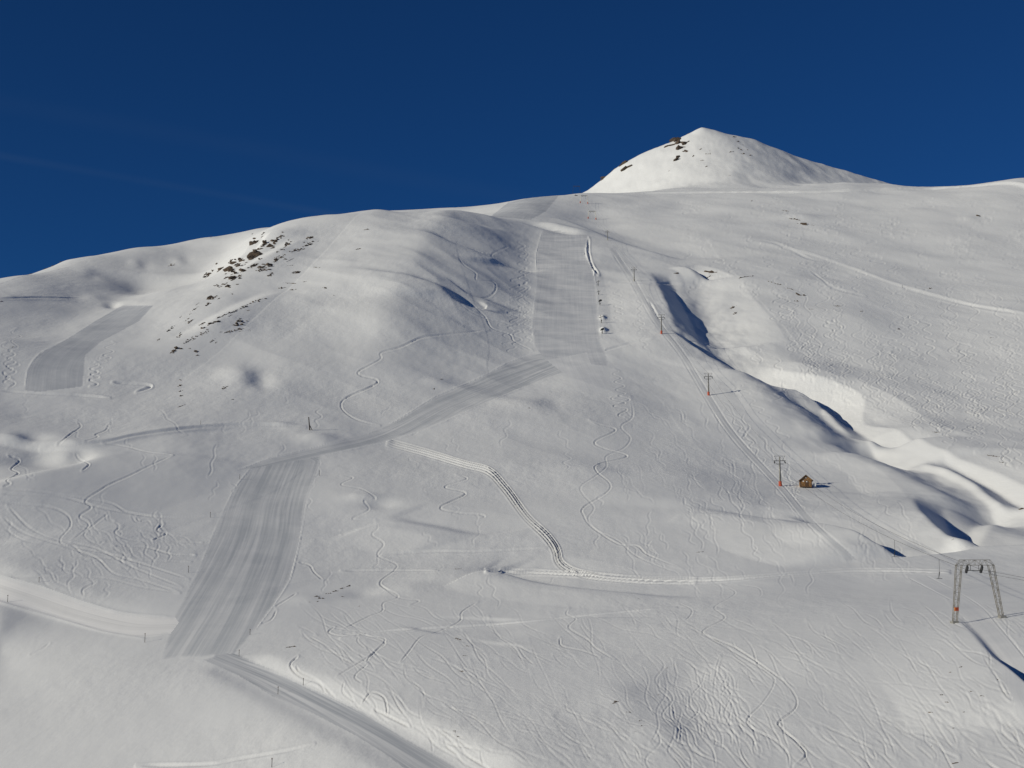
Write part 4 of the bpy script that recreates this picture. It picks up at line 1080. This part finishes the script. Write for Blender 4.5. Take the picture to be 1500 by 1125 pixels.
ORD = ['highest', 'second highest', 'third highest', 'fourth highest', 'fifth highest', 'sixth highest', 'seventh highest', 'eighth highest', 'ninth highest', 'tenth highest']
def ordinal(i, n):
    if i < 10: return ORD[i]
    if n - i <= 9: return ['lowest', 'second lowest', 'third lowest', 'fourth lowest', 'fifth lowest', 'sixth lowest', 'seventh lowest', 'eighth lowest', 'ninth lowest'][n - i - 1]
    suf = {1: 'st', 2: 'nd', 3: 'rd'}.get(i % 10 + 1 if (i + 1) % 10 else 0, 'th')
    return '%d%s highest' % (i + 1, {1: 'st', 2: 'nd', 3: 'rd'}.get((i + 1) % 10, 'th') if (i + 1) not in (11, 12, 13) else 'th')
def rocks(items, place, group):
    items = sorted(items, key=lambda q: q[1] + q[3])
    n = len(items)
    for i, (u1, v1, u2, v2, th) in enumerate(items):
        if abs(u2 - u1) < 1.5 and abs(v2 - v1) < 1.5: u1 -= th * 0.6; u2 += th * 0.6
        um, vm = (u1 + u2) / 2, (v1 + v2) / 2
        P = ground_px([u1, um, u2, um, um], [v1, vm, v2, vm - 3, vm + 3])
        c = Vector(P[1]); k = mpp(c)
        ax = Vector(P[2]) - Vector(P[0])
        L = min(ax.length, 2.2 * math.hypot(u2 - u1, v2 - v1) * k + 2)
        ax = ax.normalized() if ax.length > 0.1 else Vector((1, 0, 0))
        hill = (Vector(P[3]) - Vector(P[4]))
        hill = hill.normalized() if 0.1 < hill.length < 400 else Vector((0, 0.9, 0.3)).normalized()
        right = Vector((c.y, -c.x, 0)).normalized()
        up = right.cross(hill).normalized()
        if up.z < 0: up = -up
        sd = up.cross(ax)
        sd = sd.normalized() if sd.length > 0.05 else hill
        Hh = max(0.12, th * k * 0.85); T = max(0.35, th * k * (2.4 if th < 3 else 3.2))
        me = rock_mesh('rock_outcrop' if th * L > 8 else 'rock', ax, up, sd, max(L, th * k), T, Hh, 100 + i * 7 + int(um))
        o = bpy.data.objects.new('rock_outcrop' if th * L > 8 else 'rock', me); C.objects.link(o)
        o.location = c - up * Hh * 0.10
        size = 'large dark' if th >= 5 else ('long thin' if L > th * k * 5 else 'small dark')
        tag(o, '%s rock %s, %s of them' % (size, place, ordinal(i, n)), 'rock', group)

RIB = [(391, 338, 381, 346, 2), (377, 349, 375, 359, 5), (414, 344, 407, 351, 3), (405, 352, 400, 358, 4), (398, 359, 389, 364, 5), (376, 364, 374, 369, 5), (386, 366, 369, 383, 6), (431, 350, 411, 366, 2.6),
       (461, 345, 450, 352, 2), (465, 352, 444, 362, 2.2), (444, 362, 422, 372, 2.2), (416, 375, 398, 386, 3), (398, 386, 381, 395, 4), (355, 379, 345, 391, 7), (345, 389, 336, 400, 6.5), (357, 381, 347, 394, 6), (311, 397, 302, 408, 3), (328, 392, 314, 401, 4),
       (379, 385.5, 365, 393, 3), (358, 394, 353, 401, 4), (337, 404, 327, 410, 3), (348, 404, 342.5, 412, 4), (332, 414, 326, 419, 3), (337.6, 416, 337.6, 421, 4), (392, 394, 383, 397, 3), (400, 400, 393, 406, 2), (340, 431, 341, 431, 1.6),
       (319, 432.5, 309, 440, 3), (308, 443, 302, 449, 2), (292.6, 448, 280, 457, 1.1), (260, 472.6, 243.7, 490, 1.8), (286, 466, 273, 475.5, 1.4)]
RIB2 = [(386.5, 437, 367, 445, 2.4), (365, 447, 343, 456, 2), (343, 456, 320, 465, 2), (322, 470, 302, 476.5, 3.2), (301, 472.6, 289, 477.5, 3), (304, 480, 296.5, 483, 3), (306, 485, 291, 492, 2.4), (287, 493, 267, 505, 2.4), (262, 508, 250.5, 517.6, 4.5),
        (268, 486, 259, 498, 1.8), (357, 469, 349, 473, 3.5), (352, 474, 341.5, 477.5, 3.5), (359, 481, 343, 484, 2), (343, 484, 328, 488, 2.4), (292.6, 513, 286, 517, 3), (291, 520.6, 286, 520.6, 2), (314, 496, 308, 503, 1.4), (365, 483, 364, 483, 1.6)]
HILL = [(439, 397, 425, 401, 4), (420, 421, 409, 423, 2), (434.5, 424, 423, 425, 2), (434, 416, 416, 414, 1.8), (430, 388.5, 421, 389.5, 1.4), (541, 336, 532, 337, 2.4), (529, 364, 522, 366, 1.6), (450, 412, 444, 413, 1.5), (478, 423, 474, 421, 1.8), (492, 433, 488, 433, 1.2), (470, 392, 458, 391, 1.2)]
NOSE = [(262, 556, 266, 558, 2), (265, 563, 263, 567, 2.4), (268, 572, 262, 574, 2), (268, 580, 263, 580, 3), (333, 566, 326, 571, 2), (342, 585, 339, 586, 1.4), (272, 592, 261, 597, 1.2)]
LRIDGE = [(256, 385, 247, 392, 1.8), (93, 382, 90, 384, 1.8), (80, 388, 76, 389, 1.4), (70, 391, 64, 393, 1.2), (42, 402, 48, 401, 1.2), (20, 508, 16, 509, 1.2), (3, 441, 0, 442, 1.5)]
PEAK = [(989, 201, 1000, 205.5, 5), (995, 207, 1008, 210, 4.5), (974, 215, 989, 211, 3), (989, 216, 1006, 215, 4.5), (1000, 223, 1004, 221, 3.4), (991, 231, 999, 230, 3.4), (1014, 230, 1017, 227, 1.8), (1024, 217, 1025, 221, 2.4), (1032, 226, 1042.5, 225, 1.8), (1037, 221, 1041, 221, 1.5),
        (1026, 235, 1031, 235, 1.4), (1067, 223, 1074, 222, 1.9), (1073, 200.5, 1078, 200.5, 2.6), (1080, 217, 1083, 217, 1.6), (1087, 212, 1090, 213, 1.5), (1079, 207, 1082, 207, 1.4), (1085, 220, 1087, 219, 1.6), (1087, 225, 1088, 226, 1.8), (1098, 228, 1100, 227, 1.7), (1095, 220, 1097, 220, 1.5), (1068, 257, 1070, 257, 1.5), (1033, 245, 1036, 243, 1.2)]
SHOULDER = [(905, 240, 919, 233, 6), (913, 246, 929, 240, 6), (894, 248, 902, 243, 2.2), (880, 259, 890, 252.5, 4), (1006, 196.5, 1010, 195.5, 1.6), (902, 262.5, 904, 262, 1.2), (979, 251, 981, 250, 1.1), (841, 284, 845, 289, 2.4)]
RIGHT = [(1170, 326, 1187, 332, 5), (1157, 320, 1173, 323, 2), (1146, 308.5, 1156, 310, 1.6), (1033, 397, 1047, 400, 5), (1034, 408, 1043, 403, 1.5), (1083, 407, 1103, 404, 1.8), (1123, 412, 1147, 418, 2.2), (1147, 420, 1163, 425, 1.4), (1163, 430, 1175, 434, 3.4), (1163, 441, 1170, 441, 2.6), (1071, 453, 1078, 448, 1.8), (1076, 461, 1080, 456, 1.8),
         (1183, 453, 1192, 453, 1.4), (1220, 448, 1233, 449, 2.2), (1259, 456, 1264, 456, 1.3), (1400, 571, 1404, 571, 2), (1431, 316, 1437, 317, 4), (1363, 633, 1383, 634, 1.8), (1448, 667, 1468, 670, 1.7), (1490, 746, 1499, 746, 3.4), (1394, 791, 1397, 790, 2), (988, 401, 995, 400, 2.4), (1314, 482, 1318, 482, 1.3), (1449, 495, 1455, 495, 1.4), (1360, 423, 1364, 422, 1.4), (1100, 295, 1102, 294, 1.6), (1463, 677, 1470, 678, 1.5)]
FORE = [(673, 983, 685, 983, 2.6), (900, 1027, 908, 1028, 4), (917, 1043, 923, 1044, 2), (935, 1056, 942, 1056, 1.8), (940, 1063, 943, 1063, 1.4), (664, 1070, 668, 1073, 2.4), (670, 1079, 673, 1079, 1.8), (665, 834, 677, 833, 1.4), (666, 934, 675, 938, 1.5), (683, 946, 688, 947, 1.3), (962, 1018, 966, 1018, 1.8), (677, 960, 685, 961, 1.0), (929, 1072, 932, 1072, 1.2), (934, 877, 937, 877, 1.3), (975, 979, 977, 979, 1.3), (419, 949, 424, 948, 2.4), (426, 948, 431, 947, 2.6)]
FORE2 = [(461, 874, 467, 873, 2.2), (466, 877, 474, 876, 2.4), (476, 870, 484, 869, 2.2), (488, 867, 495, 865, 1.8), (497, 863, 505, 861, 1.6), (506, 860, 515, 857, 1.6), (500, 874, 505, 874, 1.5), (524, 888, 527, 888, 1.2), (452, 882, 455, 882, 1.2), (464, 881, 467, 881, 1.2)]
LOWR = [(1360, 1042, 1366, 1044, 2.4), (1373, 1018, 1381, 1018, 1.4), (1386, 1028, 1390, 1029, 1.2), (1405, 978, 1410, 977, 1.5), (1458, 995, 1463, 995, 1.8), (1394, 1118, 1404, 1118, 2.2), (1410, 1043, 1413, 1043, 1.6), (1420, 1012, 1424, 1013, 1.4), (1391, 984, 1394, 985, 1.2), (1363, 1093, 1366, 1093, 1.2), (1395, 1067, 1398, 1067, 1.2), (1437, 1019, 1443, 1020, 1.2), (774, 598, 777, 598, 1.6), (633, 570, 638, 569, 1.4), (645, 556, 650, 555, 1.0), (1020, 809, 1032, 808, 1.2)]
RIB = [q[:4] + (q[4] * 1.25,) for q in RIB]
PEAK = [q[:4] + (q[4] * (1.6 if i < 6 else 1.1),) for i, q in enumerate(PEAK)]
rr = random.Random(5)
def with_fragments(lst, m):
    # smaller broken pieces strung out along the same rock band
    out = list(lst)
    for (u1, v1, u2, v2, t_) in lst:
        du, dv = u2 - u1, v2 - v1
        for q in range(m):
            a_ = rr.uniform(-0.5, 1.4); ln = rr.uniform(0.2, 0.5); off = rr.gauss(0, 1.0) * (2.0 + t_)
            x_, y_ = u1 + du * a_ + off * 0.7, v1 + dv * a_ + off * 0.6
            out.append((x_, y_, x_ + du * ln, y_ + dv * ln, max(0.9, t_ * rr.uniform(0.25, 0.5))))
    return out
RIB = with_fragments(RIB, 2); RIB2 = with_fragments(RIB2, 1)
rocks(RIB, 'on the steep upper rib', 'rocks on the upper rib')
rocks(RIB2, 'on the slanting lower rib', 'rocks on the lower rib')
rocks(HILL, 'on the rounded hilltop', 'rocks on the hill')
rocks(NOSE, 'on the nose below the rib', 'rocks on the nose')
rocks(LRIDGE, 'on the far left ridge', 'rocks on the left ridge')
rocks(PEAK, 'on the snowy summit cone', 'rocks on the summit')
rocks(SHOULDER, 'on the summit\'s left skyline', 'rocks on the summit edge')
rocks(RIGHT, 'on slopes around the gully', 'rocks right of the lift')
rocks(FORE, 'in tracked foreground snow', 'rocks in the foreground')
rocks(FORE2, 'in the row beside lower piste', 'row of rocks by the lower piste')
rocks(LOWR, 'on the lower right slope', 'rocks at the lower right')
